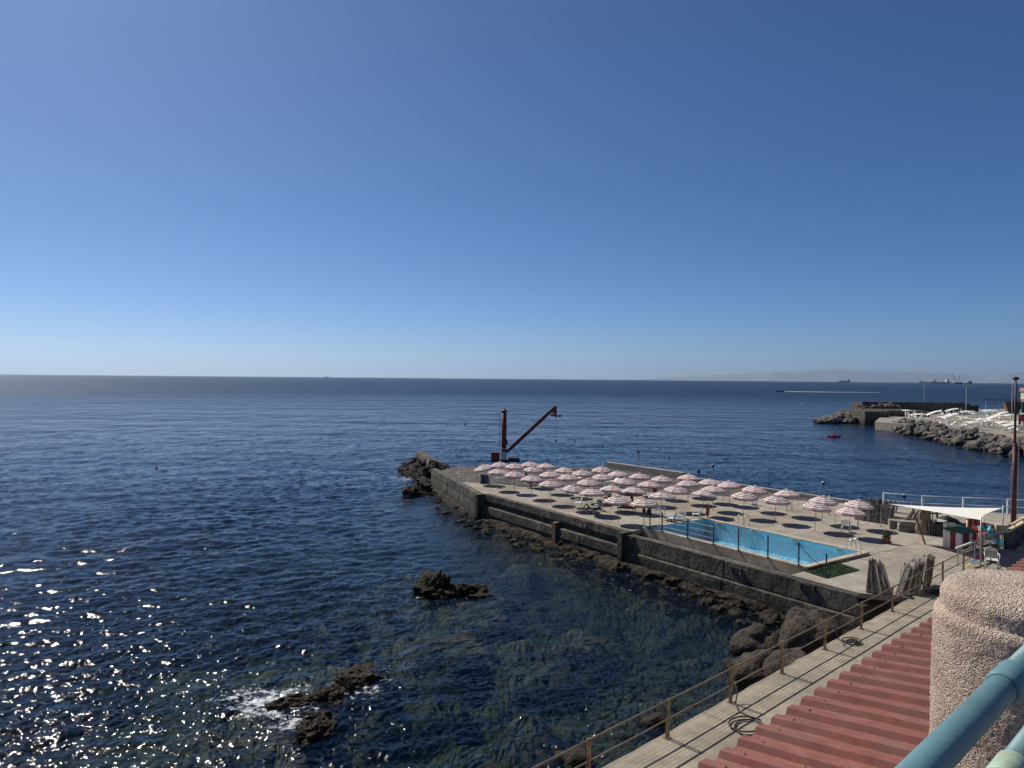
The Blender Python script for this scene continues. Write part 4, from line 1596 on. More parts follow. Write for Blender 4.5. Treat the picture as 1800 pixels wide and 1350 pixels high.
# ---------------------------------------------------------------- loungers
def make_lounger(fr_m, cloth_m, label, px, py, rz, back=.5):
    q = at(px, py, DECK)
    t = thing('sun_lounger', label, 'lounger', (q.x, q.y, DECK), rz, 'sun loungers on the pier')
    # head towards +x
    for s in (-1, 1):
        MB().tube([(-.95, s * .3, .3), (.35, s * .3, .3)], .018, 6).build('side_rail', M[fr_m], t, smooth=True)
        MB().tube([(.35, s * .3, .3), (.35 + .6 * math.cos(back), s * .3, .3 + .6 * math.sin(back))], .018, 6).build('back_rail', M[fr_m], t, smooth=True)
        for x in (-.8, .3):
            MB().tube([(x, s * .3, .3), (x + .1, s * .33, 0)], .016, 6).build('leg', M[fr_m], t, smooth=True)
            MB().tube([(x + .1, s * .3, .3), (x, s * .33, 0)], .016, 6).build('leg', M[fr_m], t, smooth=True)
    mb = MB()
    pts = [(-.95, .31), (-.5, .27), (0, .26), (.35, .29), (.35 + .3 * math.cos(back), .27 + .3 * math.sin(back)), (.35 + .6 * math.cos(back), .3 + .6 * math.sin(back))]
    rings = [[(x, -.29, z), (x, .29, z), (x, .29, z + .035), (x, -.29, z + .035)] for x, z in pts]
    mb.loft(rings)
    mb.build('mattress', M[cloth_m], t)
    return t


l1 = make_lounger('white', 'patt' if 'patt' in M else 'greycloth', 'patterned grey sun lounger with a sunbather on the cove edge', 1037, 903, -.35, .2)
l2 = make_lounger('white', 'maroncloth', 'red sun lounger with raised white back and a person sitting on it', 1108, 900, -.2, .75)
l3 = make_lounger('white', 'sail', 'white lounger with raised back far inside the parasols', 1076, 851, .3, .9)
l5 = make_lounger('white', 'stripe', 'faded red lounger lying flat under the middle parasols', 1098, 868, -.5, .25)
l6 = make_lounger('white', 'sail', 'white lounger lying flat under the left middle parasols', 1012, 846, .6, .3)
l4 = make_lounger('polegrey', 'tealcloth', 'teal deckchair under the left parasols', 886, 846, -.4, .95)


# ---------------------------------------------------------------- people
def person(label, loc, rz, joints, parts, hairlen=.0, z=DECK):
    """joints: name -> (x, y, z, radius); edges follow the skeleton below. One continuous body."""
    t = thing('person', label, 'person', loc, rz)
    names = list(joints)
    E = [('pelvis', 'waist'), ('waist', 'chest'), ('chest', 'neck'), ('neck', 'skull'), ('skull', 'crown')]
    for s in 'lr':
        E += [('chest', 'shoulder_' + s), ('shoulder_' + s, 'elbow_' + s), ('elbow_' + s, 'wrist_' + s), ('wrist_' + s, 'hand_' + s),
              ('pelvis', 'hip_' + s), ('hip_' + s, 'knee_' + s), ('knee_' + s, 'ankle_' + s), ('ankle_' + s, 'toe_' + s)]
    me = bpy.data.meshes.new('body')
    me.from_pydata([joints[k][:3] for k in names], [(names.index(a), names.index(b)) for a, b in E], [])
    o = link('body', me, t)
    sk = o.modifiers.new('Skin', 'SKIN')
    for i, k in enumerate(names):
        me.skin_vertices[0].data[i].radius = (joints[k][3], joints[k][3] * (.8 if k in ('pelvis', 'waist', 'chest') else 1))
    me.skin_vertices[0].data[names.index('pelvis')].use_root = True
    o.modifiers.new('Sub', 'SUBSURF').levels = 1
    o.modifiers['Sub'].render_levels = 2
    me.materials.append(M['skin'])
    dg = bpy.context.evaluated_depsgraph_get()
    ev = o.evaluated_get(dg)
    nm = bpy.data.meshes.new_from_object(ev)
    o.modifiers.clear()
    o.data = nm
    nm.polygons.foreach_set('use_smooth', [True] * len(nm.polygons))
    # clothing: the faces of the body near a given segment, pushed out
    import bmesh
    for pname, mname, segs, grow in parts:
        bm = bmesh.new()
        bm.from_mesh(nm)
        bm.normal_update()
        keep = []
        for f in bm.faces:
            c = f.calc_center_median()
            ok = False
            for a, b, rad in segs:
                A_, B_ = Vector(joints[a][:3]), Vector(joints[b][:3])
                tt = max(0, min(1, (c - A_).dot(B_ - A_) / (B_ - A_).length_squared))
                if (c - A_.lerp(B_, tt)).length < rad:
                    ok = True
            if ok:
                keep.append(f)
        ks = set(keep)
        bmesh.ops.delete(bm, geom=[f for f in bm.faces if f not in ks], context='FACES')
        bm.normal_update()
        for v in bm.verts:
            v.co += v.normal * grow
        cm = bpy.data.meshes.new(pname)
        bm.to_mesh(cm)
        bm.free()
        cm.materials.clear()
        cm.materials.append(M[mname])
        cm.polygons.foreach_set('use_smooth', [True] * len(cm.polygons))
        if len(cm.polygons):
            link(pname, cm, t)
    # hair: cap over the skull
    sk_, cr_ = Vector(joints['skull'][:3]), Vector(joints['crown'][:3])
    up = (cr_ - sk_).normalized()
    mb = MB().lathe([(.001, .16), (.06, .15), (.095, .11), (.108, .05), (.105, 0.0), (.095, -.05 - hairlen), (.06, -.07 - hairlen)], 12)
    mb.v = [tuple(sk_ + up.to_track_quat('Z', 'Y') @ (Vector(v) + Vector((0, .015, 0)))) for v in mb.v]
    mb.build('hair', M['hair'], t, smooth=True)
    return t


def sym(**kw):
    d = {}
    for k, v in kw.items():
        if k.endswith('_'):
            d[k + 'l'] = v
            d[k + 'r'] = (v[0], -v[1], v[2], v[3])
        else:
            d[k] = v
    return d


# lying on the back, feet towards -x, knees drawn up on one side
lie = sym(pelvis=(0, 0, .38, .125), waist=(.16, 0, .39, .115), chest=(.40, 0, .40, .13), neck=(.58, 0, .41, .055), skull=(.68, 0, .44, .09), crown=(.78, 0, .46, .08),
          shoulder_=(.48, .17, .40, .06), elbow_=(.25, .29, .36, .042), wrist_=(.05, .27, .34, .03), hand_=(-.06, .25, .34, .032),
          hip_=(-.05, .09, .38, .085), knee_=(-.42, .11, .40, .06), ankle_=(-.8, .10, .36, .04), toe_=(-.84, .10, .45, .035))
lie['knee_l'] = (-.30, .10, .72, .06)
lie['ankle_l'] = (-.55, .10, .36, .04)
lie['toe_l'] = (-.68, .11, .35, .035)
person('sunbather lying on a patterned lounger with one knee raised', l1.location, l1.rotation_euler.z, lie,
       [('swimwear', 'darkcloth', [('pelvis', 'pelvis', .17) if False else ('pelvis', 'hip_l', .15), ('pelvis', 'hip_r', .15)], .008), ('swim_top', 'darkcloth', [('chest', 'shoulder_l', .10), ('chest', 'shoulder_r', .10)], .008)])
sit = sym(pelvis=(0, 0, .40, .125), waist=(.03, 0, .56, .115), chest=(.02, 0, .76, .13), neck=(-.03, 0, .93, .055), skull=(-.07, 0, 1.03, .09), crown=(-.08, 0, 1.13, .08),
          shoulder_=(.01, .18, .85, .06), elbow_=(-.05, .26, .60, .042), wrist_=(-.25, .20, .50, .03), hand_=(-.34, .16, .48, .032),
          hip_=(-.05, .09, .40, .085), knee_=(-.46, .12, .44, .06), ankle_=(-.82, .11, .38, .04), toe_=(-.86, .11, .47, .035))
sit['elbow_l'] = (.12, .28, .62, .042)
sit['wrist_l'] = (.22, .25, .42, .03)
sit['hand_l'] = (.26, .24, .36, .032)
person('tanned person sitting upright on the red lounger', l2.location + Vector((.15, 0, 0)), l2.rotation_euler.z, sit,
       [('swimwear', 'maroncloth', [('pelvis', 'hip_l', .15), ('pelvis', 'hip_r', .15)], .008)])
# seated on a chair
seated = sym(pelvis=(0, 0, .54, .125), waist=(.06, 0, .70, .12), chest=(.07, 0, .90, .135), neck=(.03, 0, 1.08, .055), skull=(0, 0, 1.18, .09), crown=(-.01, 0, 1.28, .08),
             shoulder_=(.06, .18, 1.0, .062), elbow_=(.04, .27, .75, .045), wrist_=(-.2, .24, .68, .032), hand_=(-.29, .2, .67, .032),
             hip_=(-.06, .09, .54, .09), knee_=(-.45, .12, .52, .062), ankle_=(-.47, .12, .10, .042), toe_=(-.62, .13, .05, .036))
cl = [('shirt', 'greycloth', [('waist', 'chest', .20), ('chest', 'shoulder_l', .11), ('chest', 'shoulder_r', .11)], .012), ('trousers', 'darkcloth', [('pelvis', 'hip_l', .16), ('pelvis', 'hip_r', .16), ('hip_l', 'knee_l', .13), ('hip_r', 'knee_r', .13)], .012)]
q = at(925, 857, DECK)
c_ = chair(925, 857, -.5 + math.pi / 2, 'white plastic chair that the person in dark clothes sits on')
person('person in grey shirt and dark trousers seated under the left parasols', (q.x, q.y, DECK), -.5 + math.pi, seated, cl)
q = at(1066, 880, DECK)
c_ = chair(1066, 880, 1.0 + math.pi / 2, 'white plastic chair that the shaded person sits on')
cl2 = [('shirt', 'darkcloth', [('waist', 'chest', .20), ('chest', 'shoulder_l', .11), ('chest', 'shoulder_r', .11)], .012), ('trousers', 'navy', [('pelvis', 'hip_l', .16), ('pelvis', 'hip_r', .16), ('hip_l', 'knee_l', .13), ('hip_r', 'knee_r', .13)], .012)]
person('person in dark shirt seated in the shade behind the sunbather', (q.x, q.y, DECK), 1.0 + math.pi, seated, cl2)


# towels and bags
def hanging(label, px, py, hgt, wdt, drop, m, rz=.4, name='hanging_towel', cat='towel'):
    q = at(px, py, DECK)
    mb = MB()
    nn = 10
    for side in (0, 1):
        for i in range(nn + 1):
            for j in range(5):
                u, v = i / nn - .5, j / 4
                y = (.03 + .05 * v) * (1 if side else -1) + .02 * math.sin(i * 1.7 + side)
                mb.v.append((u * wdt * (1 - .25 * v), y, hgt - drop * v * (.8 + .2 * math.sin(i * .9)) + (0 if j else 0)))
    for side in (0, 1):
        b = side * (nn + 1) * 5
        for i in range(nn):
            for j in range(4):
                mb.f.append((b + i * 5 + j, b + i * 5 + 5 + j, b + i * 5 + 6 + j, b + i * 5 + j + 1))
                mb.m.append(0)
    for i in range(nn):
        mb.f.append((i * 5, i * 5 + 5, (nn + 1 + i) * 5 + 5, (nn + 1 + i) * 5))
        mb.m.append(0)
    o = mb.build(name, M[m], None, True, (q.x, q.y, DECK), rz)
    return tag(o, label, cat)


hanging('dark red towel hanging on a chair back right of the red lounger', 1148, 903, .86, .5, .5, 'maroncloth')
hanging('grey towel spread over a chair back behind the sunbather', 1053, 878, .95, .75, .75, 'greycloth', -.2)
hanging('dark clothes hung under a parasol in the middle rows', 1062, 858, 1.55, .6, .8, 'maroncloth', .1)
hanging('blue and white towel on a chair behind the sunbather', 1054, 899, .88, .45, .5, 'greycloth', -.7)
hanging('dark clothes hanging below a parasol left of the towel cart', 1095, 861, 1.4, .7, .7, 'darkcloth', .1)


def bag(label, px, py, m, s=1.0):
    q = at(px, py, DECK)
    t = thing('beach_bag', label, 'bag', (q.x, q.y, DECK), rnd.uniform(0, 3), 'beach bags')
    rings = []
    for z, a, b in ((0, .17, .10), (.05, .2, .13), (.2, .22, .13), (.32, .2, .07), (.36, .17, .03)):
        rings.append([(a * s * math.cos(k * math.pi / 6), b * s * math.sin(k * math.pi / 6), z * s) for k in range(12)])
    MB().loft(rings).build('bag_body', M[m], t, smooth=True)
    for sd in (-1, 1):
        MB().tube([(-.1 * s, sd * .05 * s, .33 * s), (-.06 * s, sd * .08 * s, .5 * s), (.06 * s, sd * .08 * s, .5 * s), (.1 * s, sd * .05 * s, .33 * s)], .01, 5).build('strap', M[m], t)
    return t


bag('black bag on the deck left of the hanging red towel', 1141, 904, 'black', 1.3)
bag('dark bag under the chairs in the middle of the deck', 1072, 879, 'navy', 1.1)
bag('black bag on the deck by the red lounger', 1132, 902, 'darkcloth', 1.0)

# round potted plant in the middle rows
def planter(label, px, py, pr_, ph, lr, name='potted_plant'):
    q = at(px, py, DECK)
    t = thing(name, label, 'plant', (q.x, q.y, DECK))
    MB().lathe([(.001, 0.005), (pr_ * .8, 0), (pr_ * .95, ph * .85), (pr_ * 1.05, ph * .86), (pr_ * 1.05, ph), (pr_ * .9, ph), (pr_ * .88, ph * .9), (.001, ph * .9)], 4 if 'square' in label else 14).build('pot', M['terracotta'], t)
    MB().tube([(0, 0, ph * .85), (.02, .01, ph + lr * .6)], .02, 6).build('stem', M['brown'], t)
    mb = MB()
    for i in range(220):
        d = Vector((rnd.gauss(0, 1), rnd.gauss(0, 1), rnd.gauss(0, 1))).normalized()
        c = Vector((0, 0, ph + lr * .7)) + d * lr * rnd.uniform(.4, 1)
        u = d.cross(Vector((0, .3, 1))).normalized() * .045
        v = d.cross(u).normalized() * .07
        mb.poly([c - u, c - v, c + u, c + v + d * .05])
    mb.build('leaves', M['leaf'], t)
    return t


planter('terracotta pot with a small dark shrub in the parasol shade right of the pool', 1558, 955, .24, .40, .26)
planter('dark round potted bush in the middle of the pier beyond the pool', 1151, 866, .20, .25, .30)

# rust coloured post with cloth at the far pool corner
q = at(1243.5, 911, DECK)
t = thing('wooden_post', 'short brown post with ragged orange cloth at the far pool corner', 'post', (q.x, q.y, DECK))
MB().tube([(0, 0, 0), (.01, 0, 1.1)], [.045, .035], 8).build('stake', M['brown'], t)
mb = MB()
for i in range(4):
    rings = []
    for z, r in ((.95 - .16 * i, .05), (.86 - .16 * i, .11), (.76 - .16 * i, .13), (.68 - .16 * i, .10)):
        rings.append([(r * (1 + .25 * math.sin(k * 2.1 + i)) * math.cos(k * math.pi / 5), r * (1 + .25 * math.cos(k * 1.7 + i)) * math.sin(k * math.pi / 5), z + .03 * math.sin(k * 1.9 + i)) for k in range(10)])
    mb.loft(rings, cap=False)
mb.build('cloth', M['orangecloth'], t)

# ---------------------------------------------------------------- far left corner: bin, lamp, ladder
q = at(851, 849, DECK)
t = thing('storage_bin', 'dark blue storage bin with grey sides under the leaning parasol', 'bin', (q.x, q.y, DECK), .2)
MB().box((0, 0, .38), (.62, .5, .72)).build('body', M['navy'], t)
MB().box((0, 0, .77), (.68, .56, .06)).build('lid', M['navy'], t)
for s in (-1, 1):
    MB().box((s * .41, 0, .36), (.18, .46, .68)).build('side_box', M['polegrey'], t)
q = at(839, 848, DECK)
t = thing('lamp_post', 'thin post with a black double lantern on the far left deck corner', 'lamp', (q.x, q.y, DECK))
MB().tube([(0, 0, 0), (0, 0, 1.2)], .03, 8).build('post', M['polegrey'], t)
for z in (1.22, 1.45):
    MB().lathe([(.03, 0), (.14, .03), (.16, .12), (.1, .17), (.02, .2)], 10, (0, 0, z)).build('lantern', M['black'], t)
q = at(836, 822, DECK)
t = thing('marker_pole', 'short white and red marker pole on the far left deck edge', 'pole', (q.x, q.y, DECK))
MB().tube([(0, 0, 0), (0, 0, .55)], .05, 8).build('lower_band', M['red'], t)
MB().tube([(0, 0, .55), (0, 0, 1.1)], .05, 8).build('upper_band', M['white'], t)
q = at(816, 846, DECK)
rel = Vector((q.x, q.y)) - O2
ladder('steel sea ladder with two arched rails on the far left deck edge', rel.dot(E1), rel.dot(E2) - .6, PIER_RZ + math.pi / 2, DECK, 'sea_ladder', .9, 2.2, 1.0)

# ---------------------------------------------------------------- crane
q = at(885.5, 812.5, DECK)
cr = thing('jib_crane', 'dark red quay crane with tall column and raised jib on the pier head', 'crane', (q.x, q.y, DECK))
H = 6.0
MB().lathe([(.75, 0), (.75, .12), (.5, .16), (.5, .3), (.36, .34)], 16).build('base_plate', M['darksteel'], cr)
col_ = MB().tube([(0, 0, .3), (0, 0, H)], .28, 14).build('column', M['craneRed'], cr, smooth=True)
MB().lathe([(.34, 0), (.36, .06), (.36, .2), (.2, .3), (.06, .34), (.06, .55), (.001, .56)], 12, (0, 0, H - .02)).build('head', M['craneRed'], cr)
MB().box((-.05, -.3, .75), (.5, .1, 1.1)).build('panel', M['cream'], cr)
for z in (1.55, 4.2):
    MB().lathe([(.28, 0), (.34, .02), (.34, .1), (.28, .12)], 14, (0, 0, z)).build('collar', M['cream' if z < 2 else 'darksteel'], cr)
MB().box((.34, -.05, 2.4), (.22, .3, .55)).build('motor_box', M['darksteel'], cr)
MB().box((.3, 0, 3.9), (.12, .2, .25)).build('junction_box', M['darksteel'], cr)
MB().box((-1.0, 0, .62), (1.0, 1.0, 1.15)).build('counterweight', M['craneRed'], cr)
MB().box((1.2, .1, .3), (1.4, 1.2, .5)).build('winch_housing', M['darksteel'], cr)
MB().box((-.55, 0, 1.95), (.7, .5, .06)).build('platform', M['craneRed'], cr)
lad = MB()
for s in (-.16, .16):
    lad.beam((-.5, s, 1.9), (-.5, s, H - .1), .05, .05)
ld = lad.build('ladder', M['craneRed'], cr)
for i in range(13):
    MB().tube([(-.45, -.16, 2.1 + i * .28), (-.45, .16, 2.1 + i * .28)], .014, 5).build('rung', M['craneRed'], ld)
for z in (2.6, 3.7, 4.8):
    pts = [(-.45 - .32 * math.sin(math.pi * k / 6), -.3 * math.cos(math.pi * k / 6), z) for k in range(7)]
    MB().tube(pts, .014, 5).build('safety_hoop', M['craneRed'], ld)
foot, tip = Vector((.45, -.1, 1.35)), Vector((6.05, -.3, 6.65))
rings = []
for f, hw in ((0, .13), (.1, .21), (.85, .20), (1, .16)):
    c = foot.lerp(tip, f)
    d = (tip - foot).normalized()
    u = Vector((0, 1, 0))
    v = d.cross(u).normalized()
    rings.append([c + u * hw + v * hw, c - u * hw + v * hw, c - u * hw - v * hw, c + u * hw - v * hw])
jb = MB().loft(rings).build('jib', M['craneRed'], cr)
MB().beam(foot + Vector((-.25, 0, -.1)), foot + Vector((.15, 0, .12)), .5, .35).build('jib_hinge', M['darksteel'], cr)
mb = MB()
for s in (-.09, .09):
    mb.poly([tip + Vector((-.5, s, -.45)), tip + Vector((.16, s, .18)), tip + Vector((.2, s, -.9)), tip + Vector((-.02, s, -1.0))])
mb.build('nose_plate', M['craneRed'], jb)
for dx, dz, r in ((.05, -1.0, .2), (.55, -1.05, .16), (-.35, -.95, .17)):
    mb = MB().lathe([(.03, -.06), (r, -.06), (r * .8, 0), (r, .06), (.03, .06)], 12)
    mb.v = [(tip.x + dx + x, tip.y + z, tip.z + dz + y) for x, y, z in mb.v]
    mb.build('sheave', M['darksteel'], jb)
MB().beam(tip + Vector((-.4, 0, -1.05)), tip + Vector((.6, 0, -1.08)), .1, .09).build('sheave_bar', M['darksteel'], jb)
hk = tip + Vector((.12, 0, -1.0))
MB().tube([hk, hk + Vector((0, 0, -2.9))], .018, 5).build('hoist_rope', M['darksteel'], cr)
mb = MB().lathe([(.02, 0), (.12, -.06), (.12, -.2), (.06, -.28)], 10, hk + Vector((0, 0, -2.85)))
mb.tube([hk + Vector((0, 0, -3.1)), hk + Vector((.0, 0, -3.3)), hk + Vector((.08, 0, -3.42)), hk + Vector((.12, 0, -3.34))], .03, 6)
mb.build('hook_block', M['darksteel'], cr)
top = Vector((0, 0, H + .2))
for s in (-.12, .12):
    MB().tube([top + Vector((0, s, 0)), Vector((-6.3, s * 3 + 1.5, .1))], .014, 5).build('stay_rope', M['darksteel'], cr)
    MB().tube([top + Vector((0, s, 0)), (top + tip) / 2 + Vector((0, s, -.12)), tip + Vector((0, s, .1))], .012, 5).build('luffing_rope', M['darksteel'], cr)
MB().tube([top + Vector((.3, 0, -.1)), top + Vector((.3, 0, -3.7))], .012, 5).build('hoist_rope', M['darksteel'], cr)

# white notice board and lamp hooks on the far edge
q = at(1122, 828, DECK)
t = thing('notice_sign', 'small white notice on a thin pole at the open sea edge', 'sign', (q.x, q.y, DECK))
MB().tube([(0, 0, 0), (0, 0, 1.9)], .025, 6).build('pole', M['polegrey'], t)
MB().box((0, -.03, 1.65), (.36, .02, .5)).build('panel', M['white'], t)
q = at(1055, 818.5, DECK)
rel = Vector((q.x, q.y)) - O2
ladder('thin arched sea ladder rails on the open sea edge behind the parasols', rel.dot(E1), rel.dot(E2) + .8, PIER_RZ - math.pi / 2, DECK + .3, 'sea_ladder', 1.6, 2.2, .7)

# ---------------------------------------------------------------- landward end of the pier
def board_mesh(h, wd_, th, mname):
    mb = MB()
    mb.box((0, -wd_ / 2 + .03, h / 2), (th, .05, h))
    mb.box((0, wd_ / 2 - .03, h / 2), (th, .05, h))
    for z in (.08, h * .5, h - .06):
        mb.box((0, 0, z), (th * .8, wd_ - .1, .06))
    mb.box((0, 0, h * .55), (th * .45, wd_ - .12, h * .8))
    mb.box((0, wd_ * .2, h + .03), (th * .6, .07, .09))
    return mb.mesh('folded_sunbed', M[mname])


BM = [board_mesh(1.5, .30, .04, k) for k in ('wood', 'wood2', 'wood3')]


def bundle(label, group, p0, p1, n_, lean0, lean1, sc_, fwd=0.0, yaw=0.0):
    p0, p1 = Vector(p0), Vector(p1)
    d = (p1 - p0)
    rz = math.atan2(d.y, d.x)
    for i in range(n_):
        f = (i + rnd.uniform(-.25, .25)) / max(1, n_ - 1)
        o = link('folded_sunbed', rnd.choice(BM), None, p0 + d * f + Vector((0, 0, .004)))
        lean = lean0 + (lean1 - lean0) * f + rnd.uniform(-.045, .045)
        o.rotation_euler = (fwd + rnd.uniform(-.06, .06), lean, rz + yaw + rnd.uniform(-.12, .12))
        o.scale = (1, 1, sc_ * rnd.uniform(.93, 1.07))
        o.location.z += abs(math.sin(fwd)) * .0
        tag(o, label.format(ORD[i]), 'sunbed', group)


bundle('{} grey folded sunbed from the left in the upright near bundle', 'left near bundle of folded sunbeds', at(1523, 1040, DECK), at(1568, 1046, DECK), 21, .05, -.30, 1.0)
bundle('{} grey folded sunbed from the left in the slanting near bundle', 'right near bundle of folded sunbeds', at(1578, 1047, DECK), at(1632, 1030, DECK), 23, .42, .22, 1.0)
bundle('{} folded sunbed from the left in the long row at the sea edge', 'long row of folded sunbeds', at(1504, 913, DECK), at(1566, 922, DECK), 36, -.02, .12, .86)
bundle('{} folded sunbed from the left in the row behind the long row', 'second row of folded sunbeds', at(1520, 908, DECK), at(1572, 915, DECK), 18, .0, .15, .9)
bundle('{} folded sunbed from the left leaning beside the wooden pole', 'leaning pile of folded sunbeds', at(1578, 928, DECK), at(1606, 931, DECK), 14, .55, .30, .95)
bundle('{} folded sunbed from the left stacked right of the leaning pole', 'upright pile right of the pole', at(1612, 929, DECK), at(1634, 931, DECK), 12, .05, -.05, .90)


def flat_stack(label, px, py, rz, n_, m, w_=1.8, d_=.65, group='flat stacks of sunbeds'):
    q = at(px, py, DECK)
    t = thing('sunbed_stack', label, 'sunbeds', (q.x, q.y, DECK), rz, group)
    for i in range(n_):
        mb = MB().box((rnd.uniform(-.03, .03), rnd.uniform(-.03, .03), .05 + i * .1), (w_, d_, .07))
        mb.build('sunbed', M[m], t)


flat_stack('grey canvas sunbeds stacked flat at the foot of the leaning pile', 1577, 929, -.35, 6, 'wood', 1.0, .6)
flat_stack('grey sunbeds stacked flat right of the first flat stack', 1598, 934, -.35, 7, 'wood', 1.3, .6)
# brown canvas over a frame
q = at(1624, 938, DECK)
t = thing('covered_trolley', 'trolley of folded chairs under tan canvas beside the wooden pole', 'trolley', (q.x, q.y, DECK), -.3)
mb = MB()
rings = []
for z, a, b in ((0, .55, .4), (.3, .52, .38), (.8, .45, .3), (1.3, .36, .22), (1.55, .30, .16), (1.6, .2, .1)):
    rings.append([(a * (1 + .12 * math.sin(k * 2.3 + z * 3)) * math.cos(k * math.pi / 8), b * (1 + .12 * math.cos(k * 1.9 + z * 4)) * math.sin(k * math.pi / 8), z) for k in range(16)])
mb.loft(rings)
mb.build('canvas', mat('tan_canvas', (.27, .21, .15), .9, .25, 5, .02, 8), t)
for x in (-.45, .45):
    MB().tube([(x, -.3, 0), (x * .9, -.28, 1.5)], .025, 6).build('frame_post', M['brown'], t)
q = at(1640, 936, DECK)
t = thing('timber_trestle', 'dark brown timber trestle right of the tan covered trolley', 'trestle', (q.x, q.y, DECK), -.2)
for s in (-1, 1):
    MB().beam((s * .4, 0, 0), (s * .15, 0, 1.75), .1, .1).build('leg', M['brown'], t)
for z in (.6, 1.2):
    MB().beam((-.55, .06, z), (.55, .06, z + .12), .06, .1).build('crossbar', M['brown'], t)
q = at(1668, 941, DECK)
t = thing('storage_pile', 'pile of stored beach gear under a black tarpaulin left of the striped booth', 'gear', (q.x, q.y, DECK), -.2)
MB().box((-.9, 0, .35), (.9, .6, .7)).build('crate', M['darksteel'], t)
for i in range(6):
    MB().box((-1.3 + i * .16, -.34, .4), (.05, .05, .8)).build('folded_leg', M['wood3'], t)
MB().box((0, -.1, .45), (.5, .5, .9)).build('cabinet', M['white'], t)
for i in range(3):
    MB().box((0, -.36, .2 + i * .27), (.44, .02, .2)).build('drawer', M['polegrey'], t)
rings = []
for f in range(9):
    u = f / 8
    rings.append([(-.9 + 2.3 * u, .1 - .45 * math.cos(k * math.pi / 6), .72 + .55 * math.sin(math.pi * min(1, u * 1.3)) * math.sin(k * math.pi / 6) + .06 * math.sin(f * 2 + k)) for k in range(7)])
MB().loft(rings, closed=False, cap=False).build('tarpaulin', M['black'], t, smooth=True)
MB().lathe([(.001, .98), (.35, .95), (.42, .9), (.3, .86)], 14, (-.55, -.1, .05)).build('tub', M['dirtywhite'], t)

# rope barrier in front of the long row
rb = thing('rope_barrier', 'low rope on thin white posts in front of the folded sunbeds', 'barrier')
rpts = [at(px, py, DECK) for px, py in ((1468, 920), (1508.5, 931), (1548, 926.5), (1566, 929))]
for p_ in rpts[:3]:
    MB().tube([p_, p_ + Vector((0, 0, 1.0))], .018, 6).build('post', M['polegrey'], rb)
for a, b in zip(rpts[1:3], rpts[2:4]):
    a, b = a + Vector((0, 0, .98)), b + Vector((0, 0, .98 if b is rpts[2] else .5))
    MB().tube([a, a.lerp(b, .33) - Vector((0, 0, .06)), a.lerp(b, .66) - Vector((0, 0, .06)), b], .01, 5).build('rope', M['cloth'], rb)

# shade sail on poles
cL, cR, cB = at(1560, 885.5, DECK + 2.2), at(1763, 893, DECK + 2.3), at(1724, 914, DECK + 2.75)
sl_ = thing('shade_sail', 'cream triangular shade sail with concave edges over the landward deck', 'shade sail')
mb = MB()
nn = 22
cen = (cL + cR + cB) / 3 - Vector((0, 0, .25))
idx = {}
for i in range(nn + 1):
    for j in range(nn + 1 - i):
        a, b = i / nn, j / nn
        c = 1 - a - b
        p_ = cL * a + cR * b + cB * c
        pull = (4 * a * b * (1 - c) ** 2 + 4 * b * c * (1 - a) ** 2 + 4 * a * c * (1 - b) ** 2)
        e_ = .16
        p_ = p_.lerp(cen, e_ * pull / (1 + 0 * c))
        idx[i, j] = len(mb.v)
        mb.v.append(tuple(p_))
for i in range(nn):
    for j in range(nn - i):
        mb.f.append((idx[i, j], idx[i + 1, j], idx[i, j + 1]))
        mb.m.append(0)
        if j < nn - i - 1:
            mb.f.append((idx[i + 1, j], idx[i + 1, j + 1], idx[i, j + 1]))
            mb.m.append(0)
mb.build('cloth', M['sail'], sl_, smooth=True)
wp0, wp1 = at(1626.5, 957, DECK), at(1602, 886, DECK + 2.3)
t = thing('leaning_pole', 'brown wooden pole leaning left that holds the shade sail', 'pole', wp0)
MB().tube([(0, 0, 0), (wp1 - wp0) * 1.02], [.05, .035], 8).build('timber', M['brown'], t, smooth=True)
MB().tube([wp1 - wp0, cL - wp0], .008, 5).build('tie_rope', M['wire'], t)
MB().tube([(wp1 - wp0) * .99, at(1562, 952, DECK) - wp0], .008, 5).build('guy_rope', M['cloth'], t)
for c_, nm_ in ((cR, 'thin steel pole at the right tip of the shade sail'), (cB, 'thin steel pole at the lower tip of the shade sail')):
    t = thing('sail_pole', nm_, 'pole', (c_.x + .05, c_.y + .05, DECK))
    MB().tube([(0, 0, 0), (0, 0, c_.z - DECK + .15)], .03, 8).build('pole', M['polegrey'], t, smooth=True)
    MB().lathe([(.06, 0), (.06, .02), (.032, .03)], 10).build('foot', M['polegrey'], t)

# striped booth
q = at(1688, 963, DECK)
t = thing('striped_booth', 'small crimson and white striped play booth with green roof', 'booth', (q.x, q.y, DECK), .42)
bw, bd, bh = 1.35, 1.0, 1.02
for i, (x, w_) in enumerate(((-.62, .16), (-.27, .54), (.17, .34), (.5, .35))):
    MB().box((x, -bd / 2, bh / 2), (w_ - .004, .04, bh)).build('front_panel', M['white' if i in (0, 2) else 'crimson'], t)
for i in range(3):
    MB().box((bw / 2, -.33 + i * .33, bh / 2), (.04, .325, bh)).build('side_panel', M['crimson' if i % 2 == 0 else 'white'], t)
    MB().box((-bw / 2, -.33 + i * .33, bh / 2), (.04, .325, bh)).build('side_panel', M['white' if i % 2 == 0 else 'crimson'], t)
MB().box((0, bd / 2, bh / 2), (bw, .04, bh)).build('back_panel', M['white'], t)
mb = MB()
mb.loft([[(-.82, -.68, bh + .0), (.82, -.68, bh + .0), (.82, .62, bh + .10), (-.82, .62, bh + .10)], [(-.80, -.66, bh + .05), (.80, -.66, bh + .05), (.7, .6, bh + .22), (-.7, .6, bh + .22)]])
mb.build('roof', M['greenroof'], t)
MB().box((-.2, .45, bh + .28), (.5, .35, .16)).build('roof_box', M['white'], t)
